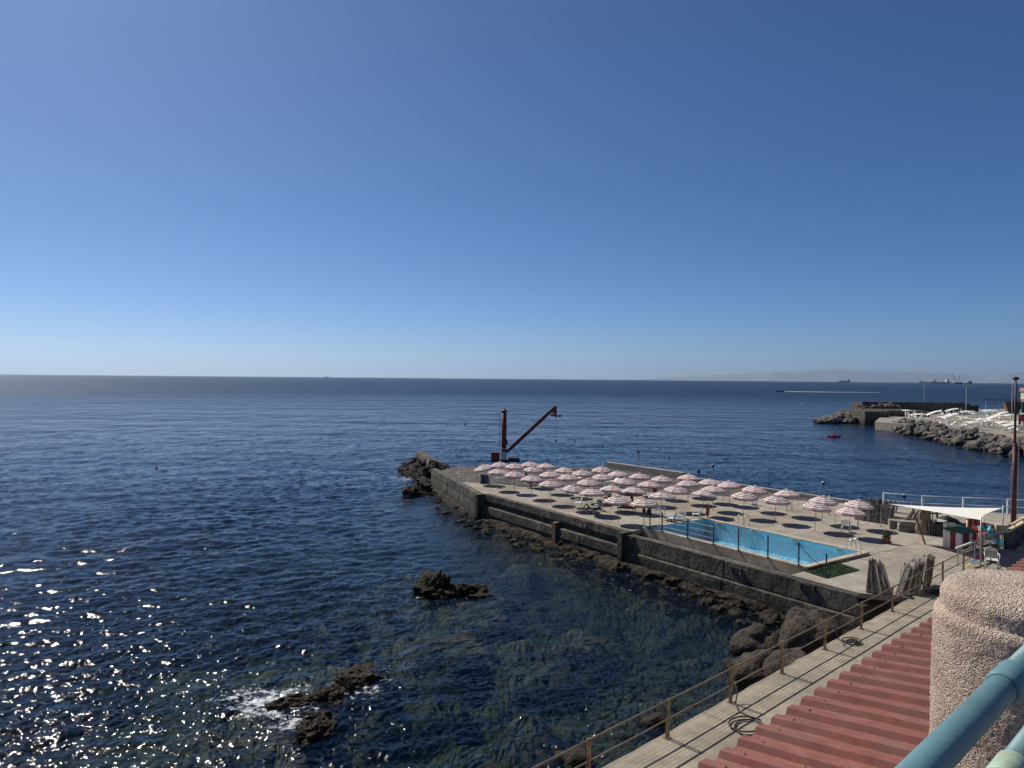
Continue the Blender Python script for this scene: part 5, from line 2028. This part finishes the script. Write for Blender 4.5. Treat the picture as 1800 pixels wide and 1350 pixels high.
MB().box((-.62, .5, .7), (.22, .2, 1.5)).build('rear_post', M['white'], t)

# climbing frame
q = at(1725, 957, DECK)
t = thing('climbing_frame', 'toy climbing frame with red panels, cream posts and a turquoise slide', 'playset', (q.x, q.y, DECK), .35)
for x in (-.7, -.25, .25, .7):
    for y in ((-.4, .4) if abs(x) > .5 else (.4,)):
        MB().tube([(x, y, 0), (x, y, 1.35 + (.1 if y > 0 else -.1))], .055, 8).build('post', M['cream'], t, smooth=True)
MB().box((-.1, .45, 1.32), (1.15, .08, .42)).build('top_panel', M['red'], t)
for x in (-.3, .12):
    MB().lathe([(.07, -.03), (.12, -.03), (.12, .03), (.07, .03)], 12).build('ring', M['coral'], t, loc=(x, .38, 1.32)).rotation_euler.x = math.pi / 2
MB().box((-.62, .1, .62), (.08, .7, 1.0)).build('side_panel', M['red'], t)
MB().box((.62, .1, .75), (.08, .7, 1.0)).build('side_panel', M['crimson'], t)
MB().box((0, .1, .55), (1.2, .7, .06)).build('platform', M['crimson'], t)
for i in range(5):
    MB().box((-.42, -.3 - i * .03, .15 + i * .16), (.4, .1, .05)).build('step', M['cream'], t)
rings = []
for y, z in ((.2, 1.02), (-.1, .98), (-.45, .7), (-.8, .34), (-1.05, .18), (-1.3, .16)):
    rings.append([(-.02, y, z + .18), (.02, y, z + .18), (.06, y, z), (.44, y, z), (.48, y, z + .18), (.52, y, z + .18), (.5, y, z - .06), (0, y, z - .06)])
MB().loft(rings).build('slide', M['teal'], t)
MB().lathe([(.001, -.22), (.14, -.2), (.19, -.1), (.16, .02), (.07, .14), (.02, .3)], 12, (.42, -.25, .95)).build('punch_bag', M['skyblue'], t, smooth=True)

# coloured rubber floor mats
def floor_mat(label, pts, m, z):
    P_ = [at(px, py, z) for px, py in pts]
    a = sum(P_[i].x * P_[(i + 1) % len(P_)].y - P_[(i + 1) % len(P_)].x * P_[i].y for i in range(len(P_)))
    if a < 0:
        P_ = P_[::-1]
    o = MB().prism([(p_.x, p_.y) for p_ in P_], z + .004, z + .018).build('floor_mat', M[m])
    return tag(o, label, 'mat', 'coloured floor mats')


floor_mat('blue floor mat on the deck beyond the walkway rail', [(1706, 989), (1715, 982), (1730, 985), (1722, 996)], 'blue', DECK)
floor_mat('coral red floor mat beside the blue one', [(1709, 980), (1716, 974.5), (1734, 978), (1729.5, 984.5), (1715.5, 981.5)], 'coral', DECK)
floor_mat('ochre floor mat left of the blue one', [(1694, 998), (1705, 989.5), (1721, 997), (1712, 1005)], 'yellow', DECK)
floor_mat('maroon floor mat at the right end of the walkway', [(1768, 963), (1780, 956), (1795, 957), (1785, 966.5)], 'maroon', WALK)
floor_mat('yellow triangular floor mat beside the maroon one', [(1785.5, 966.8), (1795.5, 957.5), (1812, 968)], 'yellow', WALK)
floor_mat('dark red floor mat behind the pillar top', [(1788, 1003), (1800, 994), (1830, 1000), (1815, 1010)], 'maroon', WALK)

# white ramp handrail
A_, B_ = at(1680, 964, DECK + 1.0), at(1774, 930, DECK + 1.15)
t = thing('ramp_handrail', 'white board handrail with thin rails rising past the climbing frame', 'railing')
MB().beam(A_, B_, .10, .09).build('top_board', M['dirtywhite'], t)
for h in (.28, .42):
    MB().tube([A_ - Vector((-.6, -.5, h)), B_ - Vector((0, 0, h))], .02, 6).build('rail', M['dirtywhite'], t)
for f, w_ in ((.04, .05), (.33, .05), (.62, .05), (.97, .16)):
    p_ = A_.lerp(B_, f)
    MB().box((p_.x, p_.y, (p_.z + DECK) / 2), (w_, w_, p_.z - DECK), WALK_RZ).build('post', M['dirtywhite'], t)
# stairs with yellow copings climbing out of the picture on the right
st = thing('stair_walls', 'low stair walls with pale yellow copings at the right edge', 'wall')
g0 = at(1771, 966, WALK)
a = Vector((g0.x, g0.y, 0))
b = a + Vector((W.x, W.y, 0)) * 8
nv = Vector((N.x, N.y, 0))
MB().prism([(p_.x, p_.y) for p_ in (a, b, b - nv * .2, a - nv * .2)], WALK, WALK + .98).build('wall', M['wall'], st)
MB().beam(a - nv * .1 + Vector((0, 0, WALK + 1.03)), b - nv * .1 + Vector((0, 0, WALK + 1.12)), .26, .09).build('coping', M['yellowcoping'], st)
MB().beam(a - nv * .12 + Vector((0, 0, WALK + 1.27)), b - nv * .12 + Vector((0, 0, WALK + 1.40)), .12, .09).build('top_rail', M['yellowcoping'], st)
for f in (.02, .25, .5):
    c = a.lerp(b, f) - nv * .1
    MB().box((c.x, c.y, WALK + 1.16), (.08, .08, .2), WALK_RZ).build('stub_post', M['dirtywhite'], st)

# raised terrace on the right with white railing
TZ2 = DECK + .6
q0, q1, q2, q3 = Vector((26.6, 49.6)), Vector((28.4, 48.0)), Vector((32.8, 46.6)), Vector((60, 38.5))
r0, r1, r2 = Vector((27.7, 54.0)), Vector((35.5, 51.2)), Vector((62, 43.5))
ft = tag(MB().prism([tuple(v) for v in (q0, q1, q2, q3, r2, r1, r0)], -2, TZ2 - .04).build('raised_promenade', M['yellowstone']), 'raised concrete promenade with ochre front wall', kind='structure')
fr_line, bk_line = [q0, q1, q2, q3], [r0, (r0 + r1) / 2, r1, r2]
for b_ in range(3):
    f0, f1 = b_ / 3 + .004, (b_ + 1) / 3 - .004
    for s in range(3):
        P4 = [fr_line[s].lerp(bk_line[s], f0), fr_line[s + 1].lerp(bk_line[s + 1], f0), fr_line[s + 1].lerp(bk_line[s + 1], f1), fr_line[s].lerp(bk_line[s], f1)]
        MB().prism([tuple(v) for v in P4], TZ2 - .15, TZ2 + rnd.uniform(-.006, .006)).build('paving_slab', M['deck'], ft)
t = thing('white_railing', 'white metal railing along the sea side of the raised promenade', 'railing')
wp = [at(px, py, TZ2) for px, py in ((1553, 891), (1621, 896.5), (1693, 899.5), (1771, 903), (1850, 907), (1940, 911))]
for p_ in wp:
    MB().box((p_.x, p_.y, p_.z + .53), (.09, .09, 1.1)).build('post', M['white'], t)
for a, b in zip(wp[:-1], wp[1:]):
    for h in (1.04, .5):
        MB().tube([a + Vector((0, 0, h)), b + Vector((0, 0, h))], .028, 6).build('rail', M['white'], t, smooth=True)

# tall red mast
q = at(1782, 919, TZ2)
t = thing('tall_mast', 'tall dark red lamp mast at the right edge of the promenade', 'mast', (q.x, q.y, TZ2))
MB().tube([(0, 0, 0), (0, 0, 5.2)], [.15, .13], 12).build('lower_shaft', M['mastRed'], t, smooth=True)
MB().tube([(0, 0, 5.2), (0, 0, 9.6)], [.085, .055], 10).build('upper_shaft', M['mastRed'], t, smooth=True)
MB().lathe([(.15, 0), (.16, .05), (.12, .1), (.09, .14)], 12, (0, 0, 5.18)).build('joint', M['mastRed'], t)
MB().lathe([(.06, 0), (.18, .06), (.2, .14), (.12, .2), (.02, .24)], 10, (0, 0, 9.58)).build('lamp_head', M['black'], t)
for x in (-.2, .26):
    MB().tube([(x, 0, 0), (x, 0, 6.5 if x > 0 else 3.8)], .02, 6).build('conduit', M['polegrey'], t)
for z in (2, 4):
    MB().box((.02, 0, z), (.5, .05, .05)).build('clamp', M['polegrey'], t)

# ---------------------------------------------------------------- buoys
def buoy(px, py, r, m, label, Z0=0):
    q = at(px, py, 0)
    r *= .5
    t = thing('buoy', label, 'buoy', (q.x, q.y, 0), 0, 'mooring buoys')
    pr = [(.001, -.6)] + [(r * math.sin(math.pi * k / 8), -r * math.cos(math.pi * k / 8)) for k in range(1, 8)] + [(.001, r)]
    MB().lathe(pr, 12, (0, 0, r * .55)).build('float', M[m], t, smooth=True)
    MB().lathe([(r * .99, -.05), (r * 1.08, 0), (r * .99, .05)], 12, (0, 0, r * .4)).build('band', M['black'], t, smooth=True)
    MB().lathe([(.03, 0), (.05, .03), (.03, .1), (.001, .1)], 8, (0, 0, r * 1.5)).build('eye', M['darksteel'], t)


for px, py, r, m, lab in ((1059, 782.5, .3, 'darksteel', 'dark buoy beyond the pier above the middle parasols'), (1122, 795, .36, 'darksteel', 'dark buoy just above the white notice sign'), (1176, 804.5, .2, 'navy', 'tiny buoy right of the white notice sign'),
                          (1253, 819, .38, 'dirtywhite', 'pale buoy above the right part of the parasol field'), (1228, 829, .4, 'darksteel', 'dark buoy close behind the sea edge of the pier'), (1178, 833, .32, 'navy', 'dark blue buoy almost touching the sea edge'),
                          (821.5, 722, .45, 'darksteel', 'dark buoy left of the crane top'), (817.5, 745.5, .45, 'darksteel', 'dark buoy left of the crane column'), (1010.5, 774, .3, 'darksteel', 'small dark buoy right of the crane hook'),
                          (1329, 832, .3, 'white', 'small white buoy behind the parasols right of the middle'), (1447, 850, .36, 'white', 'white buoy behind the right parasols'), (1589, 872, .36, 'white', 'white buoy close behind the white railing'),
                          (275, 823.5, .3, 'red', 'red buoy alone in the open water on the left'), (1408, 711, .5, 'white', 'small white buoy in the open water near the motorboat'), (1444, 767, .3, 'white', 'white buoy left of the red pedal boat')):
    buoy(px, py, r, m, lab)

# ---------------------------------------------------------------- boats and ships
def hull(L_, B_w, D_, bow=.25, n_=10, sheer=.1):
    """stations along x, bow at +x; from -D_*.4 to D_"""
    rings = []
    for i in range(n_ + 1):
        f = i / n_
        x = -L_ / 2 + L_ * f
        w_ = B_w / 2 * (1 if f < 1 - bow else max(.02, 1 - ((f - 1 + bow) / bow) ** 2)) * (.9 + .1 * min(1, f * 4))
        zt = D_ * (1 + sheer * (2 * f - 1) ** 2)
        rings.append([(x, w_, zt), (x, -w_, zt), (x - (.03 * L_ if f > .9 else 0), -w_ * .85, D_ * .2), (x - (.05 * L_ if f > .9 else 0), -w_ * .4, -D_ * .4), (x - (.05 * L_ if f > .9 else 0), w_ * .4, -D_ * .4), (x - (.03 * L_ if f > .9 else 0), w_ * .85, D_ * .2)])
    return MB().loft(rings)


def sea_at(px, dist):
    return Vector(((px - 900) / FPX * dist, dist, 0))


M['shipdark'] = mat('ship_hull_dark', (.03, .035, .045), .6, .2, .05)
M['shipred'] = mat('ship_hull_red', (.16, .03, .02), .6, .2, .05)
t = thing('motorboat', 'small dark motorboat speeding left with a long white wake', 'boat', at(1371, 688.5, 0), math.pi - .08)
hull(9, 2.8, 1.1, .4).build('hull', M['shipdark'], t)
MB().box((-.4, 0, 1.6), (2.6, 1.9, 1.1)).build('cabin', M['white'], t)
MB().box((.95, 0, 1.75), (.12, 1.7, .6)).build('windscreen', M['darksteel'], t)
MB().tube([(-1.2, 0, 2.1), (-1.2, 0, 3.2)], .05, 6).build('mast', M['white'], t)
q = at(1371, 688.5, 0)
mb = MB()
k = 60
for i in range(k + 1):
    f = i / k
    w_ = .5 + 2.6 * f ** .6
    x = q.x + 4 + 105 * f
    y = q.y - 3.5 * f
    zz = .30 * (1 - f) + .10 + .05 * math.sin(i * 1.9)
    mb.v += [(x, y - w_ * (1 + .3 * math.sin(i * 2.3)), .06), (x, y, zz), (x, y + w_ * (1 + .3 * math.sin(i * 1.7)), .06)]
for i in range(k):
    for j in range(2):
        mb.f.append((i * 3 + j, i * 3 + 3 + j, i * 3 + 4 + j, i * 3 + j + 1))
        mb.m.append(0)
mfoam = mat('wake_foam', (.72, .76, .80), .7, .1, 2)
tag(mb.build('wake', mfoam), 'white foam wake trailing right of the motorboat', kind='stuff')

t = thing('pedal_boat', 'red twin hulled rescue rowing boat afloat off the breakwater', 'boat', at(1466, 768, 0), .35)
for s in (-1, 1):
    MB().tube([(-1.5, s * .5, .15), (-1.2, s * .5, .12), (1.1, s * .5, .12), (1.6, s * .5, .28)], [.08, .2, .2, .06], 8).build('float', M['red'], t, smooth=True)
for x in (-.7, .1, .8):
    MB().box((x, 0, .36), (.22, 1.2, .06)).build('crossboard', M['red'], t)
MB().box((-.2, 0, .52), (.4, .7, .25)).build('seat', M['red'], t)
for s in (-1, 1):
    MB().tube([(-.1, s * .6, .5), (-.9, s * 1.0, 1.1 if s > 0 else .5)], .03, 6).build('oar', M['cream'], t)

# tanker
def ship(name, label, px, dist, L_, D_, rz, parts, m='shipdark', group='ships on the horizon'):
    t = thing(name, label, 'ship', sea_at(px, dist), rz, group)
    hull(L_, L_ * .15, D_, .12).build('hull', M[m], t)
    for nm, c, s, mm in parts:
        MB().box(c, s).build(nm, M[mm], t)
    return t


t = ship('tanker_ship', 'long low dark tanker on the horizon with white bridge at its right end', 1643, 6500, 285, 13, math.pi,
         [('superstructure', (-112, 0, 22), (20, 30, 20), 'white'), ('funnel', (-124, 0, 36), (8, 8, 14), 'shipdark'), ('bridge_wing', (-106, 0, 32), (6, 38, 4), 'white'),
          ('deck_house', (10, 0, 17), (60, 16, 8), 'white'), ('crane_post', (-2, 0, 28), (6, 6, 22), 'shipdark'), ('forecastle', (128, 0, 16), (22, 26, 5), 'shipdark')])
t = ship('cargo_ship', 'dark cargo vessel alone on the horizon left of the tanker', 1483, 6500, 118, 9, .0,
         [('superstructure', (46, 0, 17), (20, 16, 16), 'shipdark'), ('funnel', (38, 0, 27), (6, 6, 9), 'shipdark'), ('hatch', (-6, 0, 12), (56, 14, 6), 'shipdark'), ('mast', (14, 0, 18), (3, 3, 18), 'shipdark')])
MB().beam((10, 0, 16), (-34, 0, 24), 2, 2).build('derrick', M['shipdark'], t)
t = thing('crane_barge', 'dark crane barge with two tall lattice jibs beside the sailing boat', 'barge', sea_at(1690, 4600), 0, 'ships on the horizon')
hull(128, 30, 7, .06).build('hull', M['shipdark'], t)
MB().box((54, 0, 14), (16, 22, 15)).build('deck_house', M['shipdark'], t)
MB().box((-18, 0, 10), (40, 20, 6)).build('machinery', M['shipdark'], t)
for x0, x1 in ((-38, -62), (-30, -6)):
    mb = MB()
    a, b = Vector((x0 + 4, 0, 8)), Vector((x1 + 2, 0, 70))
    for s in (-1, 1):
        mb.beam(a + Vector((s * 1.6, 0, 0)), b + Vector((s * .4, 0, 0)), 1.0, 1.0)
    for i in range(9):
        f = i / 9
        g1 = 1.6 + (-1.2) * f
        mb.beam(a.lerp(b, f) + Vector((-g1, 0, 0)), a.lerp(b, f + .1) + Vector((g1 - .1, 0, 0)), .5, .5)
    mb.build('jib', M['shipdark'], t)
t = thing('sailing_boat', 'small white sailing boat right of the crane barge', 'boat', sea_at(1708, 2150), .6)
hull(12, 3.4, 1.3, .45).build('hull', M['white'], t)
MB().tube([(.5, 0, 1), (.5, 0, 17)], .12, 6).build('mast', M['polegrey'], t)
MB().loft([[(.3, 0, 2.2), (-5.2, .6, 2.4), (-5.2, .62, 2.42), (.3, .02, 2.2)], [(.35, 0, 9), (-3.0, .5, 9), (-3.0, .52, 9), (.35, .02, 9)], [(.4, 0, 16.5), (.2, 0, 16.5), (.2, .02, 16.5), (.4, .02, 16.5)]]).build('mainsail', M['sail'], t)
MB().loft([[(.8, 0, 2), (5.6, -.3, 1.9), (5.6, -.32, 1.9), (.8, .02, 2)], [(.6, 0, 14), (.8, 0, 14), (.8, .02, 14), (.6, .02, 14)]]).build('jib_sail', M['sail'], t)
MB().box((-.5, 0, 1.5), (4, 1.8, .5)).build('cabin', M['white'], t)
t = thing('motor_yacht', 'white motor yacht near the right edge of the horizon', 'boat', sea_at(1789, 3100), 0)
hull(26, 6, 2.6, .35).build('hull', M['white'], t)
MB().box((-2, 0, 4.2), (12, 4.6, 2.6)).build('cabin', M['white'], t)
MB().box((-3, 0, 6.4), (6, 3.6, 1.8)).build('flybridge', M['white'], t)
MB().box((9, 0, 4.0), (14, .3, .3)).build('bow_rail', M['polegrey'], t)
t = ship('far_ship', 'tiny hazy ship on the horizon left of the middle', 574, 9500, 78, 7, 0, [('superstructure', (24, 0, 13), (14, 10, 12), 'white'), ('hatch', (-8, 0, 9), (40, 9, 4), 'shipdark')])

# ---------------------------------------------------------------- far beach club on its breakwater
bc = tag(MB().prism([(x, y) for x, y in ((93, 182), (100, 160), (96, 138), (86, 118), (140, 90), (260, 150), (250, 300), (165, 268), (128, 250), (112, 215))], -3, 2.0).build('beach_platform', M['deck2']), 'paved platform of the beach club behind the boulder breakwater', kind='structure')
pts = []
line = [at(px, py, 0) for px, py in ((1556, 757.5), (1600, 766), (1645, 776), (1700, 788), (1750, 797), (1800, 806), (1850, 815))]
for i in range(len(line) - 1):
    a, b = line[i], line[i + 1]
    Ls = (b - a).length
    inn = Vector((.75, .66, 0))
    nper = 27
    for k in range(nper):
        f = rnd.random()
        u = rnd.random()
        c = a.lerp(b, f) + inn * (u * 11.5)
        z = -.35 + 2.15 * math.sin(min(1, u * 1.25) * math.pi / 2) + rnd.uniform(-.3, .3)
        pts.append((c.x, c.y, z, rnd.uniform(.7, 1.45)))
scatter('breakwater_boulder', 'rough grey boulder of the breakwater below the far beach club', 'boulders below the beach club', bl_meshes, pts, 'boulder')
pts = []
for i in range(70):
    f = rnd.random()
    px = 1432 + 72 * f ** .8
    top = .2 + 2.5 * max(0, (f - .08)) ** .9
    c = at(px, 743.5 + rnd.uniform(-.5, 1.5), 0)
    dep = rnd.random() * 14
    pts.append((c.x + dep * .4, c.y + dep, max(-.2, top * (.25 + .75 * rnd.random() * min(1, dep / 6 + .2))), rnd.uniform(.8, 1.6)))
scatter('mole_boulder', 'rough grey boulder at the tip of the far mole', 'boulders at the tip of the far mole', bl_meshes, pts, 'boulder')
mole = thing('harbour_mole', 'dark concrete mole with stepped blocks behind the far breakwater', 'wall')


def px_box(px0, px1, py_base, z0, z1, depth, name, m):
    a, b = at(px0, py_base, max(z0, 0)), at(px1, py_base, max(z0, 0))
    y = (a.y + b.y) / 2
    MB().box(((a.x + b.x) / 2 + depth * .25, y + depth / 2, (z0 - 1.5 + z1) / 2), (b.x - a.x, depth, z1 - z0 + 1.5)).build(name, M[m], mole)


px_box(1497, 1537, 745.5, 0, 3.7, 16, 'end_block', 'wall')
px_box(1537, 1570, 745, 0, 1.6, 7, 'landing', 'wall')
px_box(1536, 1600, 738, 1.0, 3.6, 22, 'quay_block', 'wall')
px_box(1520, 1680, 722, 3.0, 5.8, 3, 'parapet', 'wall')
px_box(1518, 1682, 719, 3.0, 5.0, 9, 'parapet_step', 'wall')
px_box(1681, 1712, 722, 2.5, 4.4, 5, 'parapet_end', 'wall')
pts = []
for i in range(14):
    c = at(rnd.uniform(1545, 1625), 713, 5.5)
    pts.append((c.x, c.y + rnd.uniform(10, 16), rnd.uniform(4.2, 5.2), rnd.uniform(.7, 1.2)))
scatter('crest_boulder', 'boulder showing over the crest of the far mole wall', 'boulders behind the mole wall', bl_meshes, pts, 'boulder')

# white awnings, loungers and closed parasols of the club
CLZ = 2.02
aw = [(1612, 739, 7.5, .05), (1640, 735, 6.5, .28), (1668, 741, 6.0, .30), (1660, 744, 4.5, .0), (1672, 729, 6.0, .2), (1692, 746, 6.0, -.2), (1707, 750, 6.5, -.22), (1710, 755, 5.5, .02), (1712, 738, 4.5, -.15), (1725, 749, 5.0, .03), (1745, 744, 5.0, .25), (1758, 737, 5.5, .28), (1738, 752, 4.5, .0), (1762, 755, 5.0, .06),
      (1775, 760, 5.0, .08), (1700, 733, 7.5, .02), (1740, 731, 8, .0), (1772, 740, 5, .05), (1785, 755, 5, .0), (1592, 731, 5, .03)]
for i, (px, py, w_, sl2) in enumerate(aw):
    q = at(px, py, CLZ)
    t = thing('white_awning', 'white canvas sunshade of the far beach club', 'awning', (q.x, q.y, CLZ), rnd.uniform(-.15, .15), 'white sunshades of the beach club')
    w_ *= .62
    rings = []
    for f in range(9):
        u = f / 8 - .5
        z = 1.75 + sl2 * w_ * u * 1.2 - .25 * (2 * u) ** 2
        rings.append([(u * w_, -1.1, z - .1), (u * w_, 0, z + .15), (u * w_, 1.1, z - .05), (u * w_, 1.1, z - .08), (u * w_, 0, z + .12), (u * w_, -1.1, z - .13)])
    MB().loft(rings).build('canopy', M['sail'], t)
    for s in (-1, 1):
        MB().tube([(s * w_ * .38, 0, 0), (s * w_ * .38, 0, 1.7)], .05, 6).build('pole', M['white'], t)
mb = MB().box((0, 0, .32), (1.9, .6, .07))
mb.box((.75, 0, .5), (.55, .6, .07), M=Matrix.Rotation(-.6, 3, 'Y'))
for x in (-.8, .5):
    for s in (-1, 1):
        mb.box((x, s * .25, .15), (.06, .06, .3))
loung_me = mb.mesh('far_lounger', M['white'])
cp = MB().lathe([(.03, 0), (.03, .6), (.16, .65), (.2, 1.0), (.12, 1.7), (.05, 2.2), (.001, 2.3)], 8).mesh('closed_parasol', M['sail'])
for i in range(95):
    px = rnd.uniform(1590, 1798)
    f = (px - 1590) / 210
    py = rnd.uniform(728 - 3 * f, 741 + 22 * f ** .9)
    q = at(px, py, CLZ)
    if q.y > 262 or q.x - q.y * 0 < 95 and q.y > 175:
        continue
    if rnd.random() < .55:
        o = link('far_lounger', loung_me, None, (q.x, q.y, CLZ), rnd.uniform(-.5, .5))
        tag(o, 'white lounger on the far beach club platform', 'lounger', 'loungers of the beach club')
    else:
        o = link('closed_parasol', cp, None, (q.x, q.y, CLZ))
        tag(o, 'closed white parasol on the far beach club platform', 'parasol', 'closed parasols of the beach club')
# pool, pavilion, lamps, house of the club
q = at(1668, 728, CLZ)
t = thing('club_pool', 'strip of turquoise pool water at the far beach club', 'pool', (q.x, q.y, CLZ))
MB().box((6, 3, .1), (52, 12, .2)).build('surround', M['deck2'], t)
MB().box((6, 3, .23), (50, 10, .06)).build('water', M['teal'], t)
for px, py, h, lab in ((1624, 716, 9.5, 'slim white lamp post on the far mole'), (1698, 727, 9.0, 'tall slim white lamp post in the middle of the far beach club'), (1778.5, 731, 12, 'slim white lamp post behind the red mast')):
    q = at(px, py, 3.0)
    t = thing('club_lamp_post', lab, 'lamp', (q.x, q.y, 2.5), 0, 'lamp posts of the beach club')
    MB().tube([(0, 0, -.4), (0, 0, h)], .05, 6).build('post', M['white'], t)
    MB().box((0, 0, h), (1.6, .12, .08)).build('crossbar', M['white'], t)
    for s in (-1, 1):
        MB().box((s * .8, 0, h - .05), (.4, .2, .12)).build('lamp_head', M['white'], t)
q = at(1775, 727, CLZ)
t = thing('pavilion', 'dark timber pavilion with thin flat roof at the far beach club', 'pavilion', (q.x, q.y, CLZ), -.12)
MB().box((-2, 0, 4.6), (17, 7, .22)).build('roof', M['darksteel'], t)
MB().box((3.2, 1.5, 2.0), (6.5, 3.5, 4.0)).build('cabin', M['brown'], t)
for x in (-9, -5, -1, 2, 6):
    MB().tube([(x, -3, 0), (x, -3, 4.5)], .12, 6).build('post', M['white'], t)
for x in (1, 3, 5):
    MB().box((x, -.28, 2.4), (1.2, .1, 1.6)).build('window', M['darksteel'], t)
q = at(1826, 726, CLZ)
t = thing('club_house', 'cream house with pinkish roof at the right edge of the far shore', 'house', (q.x + 5.6, q.y + 6, CLZ - 1.1))
MB().box((3.0, 4, 4.2), (9, 9, 8.4)).build('wall', M['cream'], t)
MB().loft([[(-1.9, -.9, 8.3), (7.9, -.9, 8.3), (7.9, 8.9, 8.3), (-1.9, 8.9, 8.3)], [(-1.6, -.6, 9.6), (7.6, -.6, 9.6), (7.6, 8.6, 9.6), (-1.6, 8.6, 9.6)]]).build('roof', mat('pink_roof', (.36, .2, .15), .8), t)
for x in (0, 3):
    for z in (2.2, 5.6):
        f_ = MB().box((x, -.52, z), (1.2, .1, 1.6)).build('window', M['white'], t)
        MB().box((x, -.585, z), (.95, .03, 1.35)).build('pane', M['darksteel'], f_)
q = at(1797, 757, CLZ)
t = thing('red_banner', 'red banner on a green pole at the right edge of the far beach club', 'banner', (q.x, q.y, CLZ))
MB().tube([(-.8, 0, 0), (-.8, 0, 4.4)], .06, 6).build('pole', M['greenroof'], t)
MB().loft([[(-.75, 0, 3.2), (.2, .15, 3.5), (1.4, -.1, 3.4), (1.4, -.07, 3.4), (.2, .18, 3.5), (-.75, .03, 3.2)], [(-.75, 0, 1.0), (.2, .15, .8), (1.4, -.1, 1.0), (1.4, -.07, 1.0), (.2, .18, .8), (-.75, .03, 1.0)]]).build('cloth', M['red'], t)

# ---------------------------------------------------------------- haze over the gulf
HAZE = True
if HAZE:
    hb = MB().box((0, 14000, 340), (90000, 70000, 720))
    hm = bpy.data.materials.new('haze_air')
    hm.use_nodes = True
    hn = hm.node_tree.nodes
    hn.clear()
    ho = hn.new('ShaderNodeOutputMaterial')
    pv = hn.new('ShaderNodeVolumePrincipled')
    pv.inputs['Color'].default_value = (.60, .78, 1.0, 1)
    pv.inputs['Density'].default_value = 3.0e-5
    pv.inputs['Anisotropy'].default_value = 0.45
    hm.node_tree.links.new(pv.outputs[0], ho.inputs['Volume'])
    tag(hb.build('haze', hm), 'pale sea haze that veils the far hills', kind='stuff')
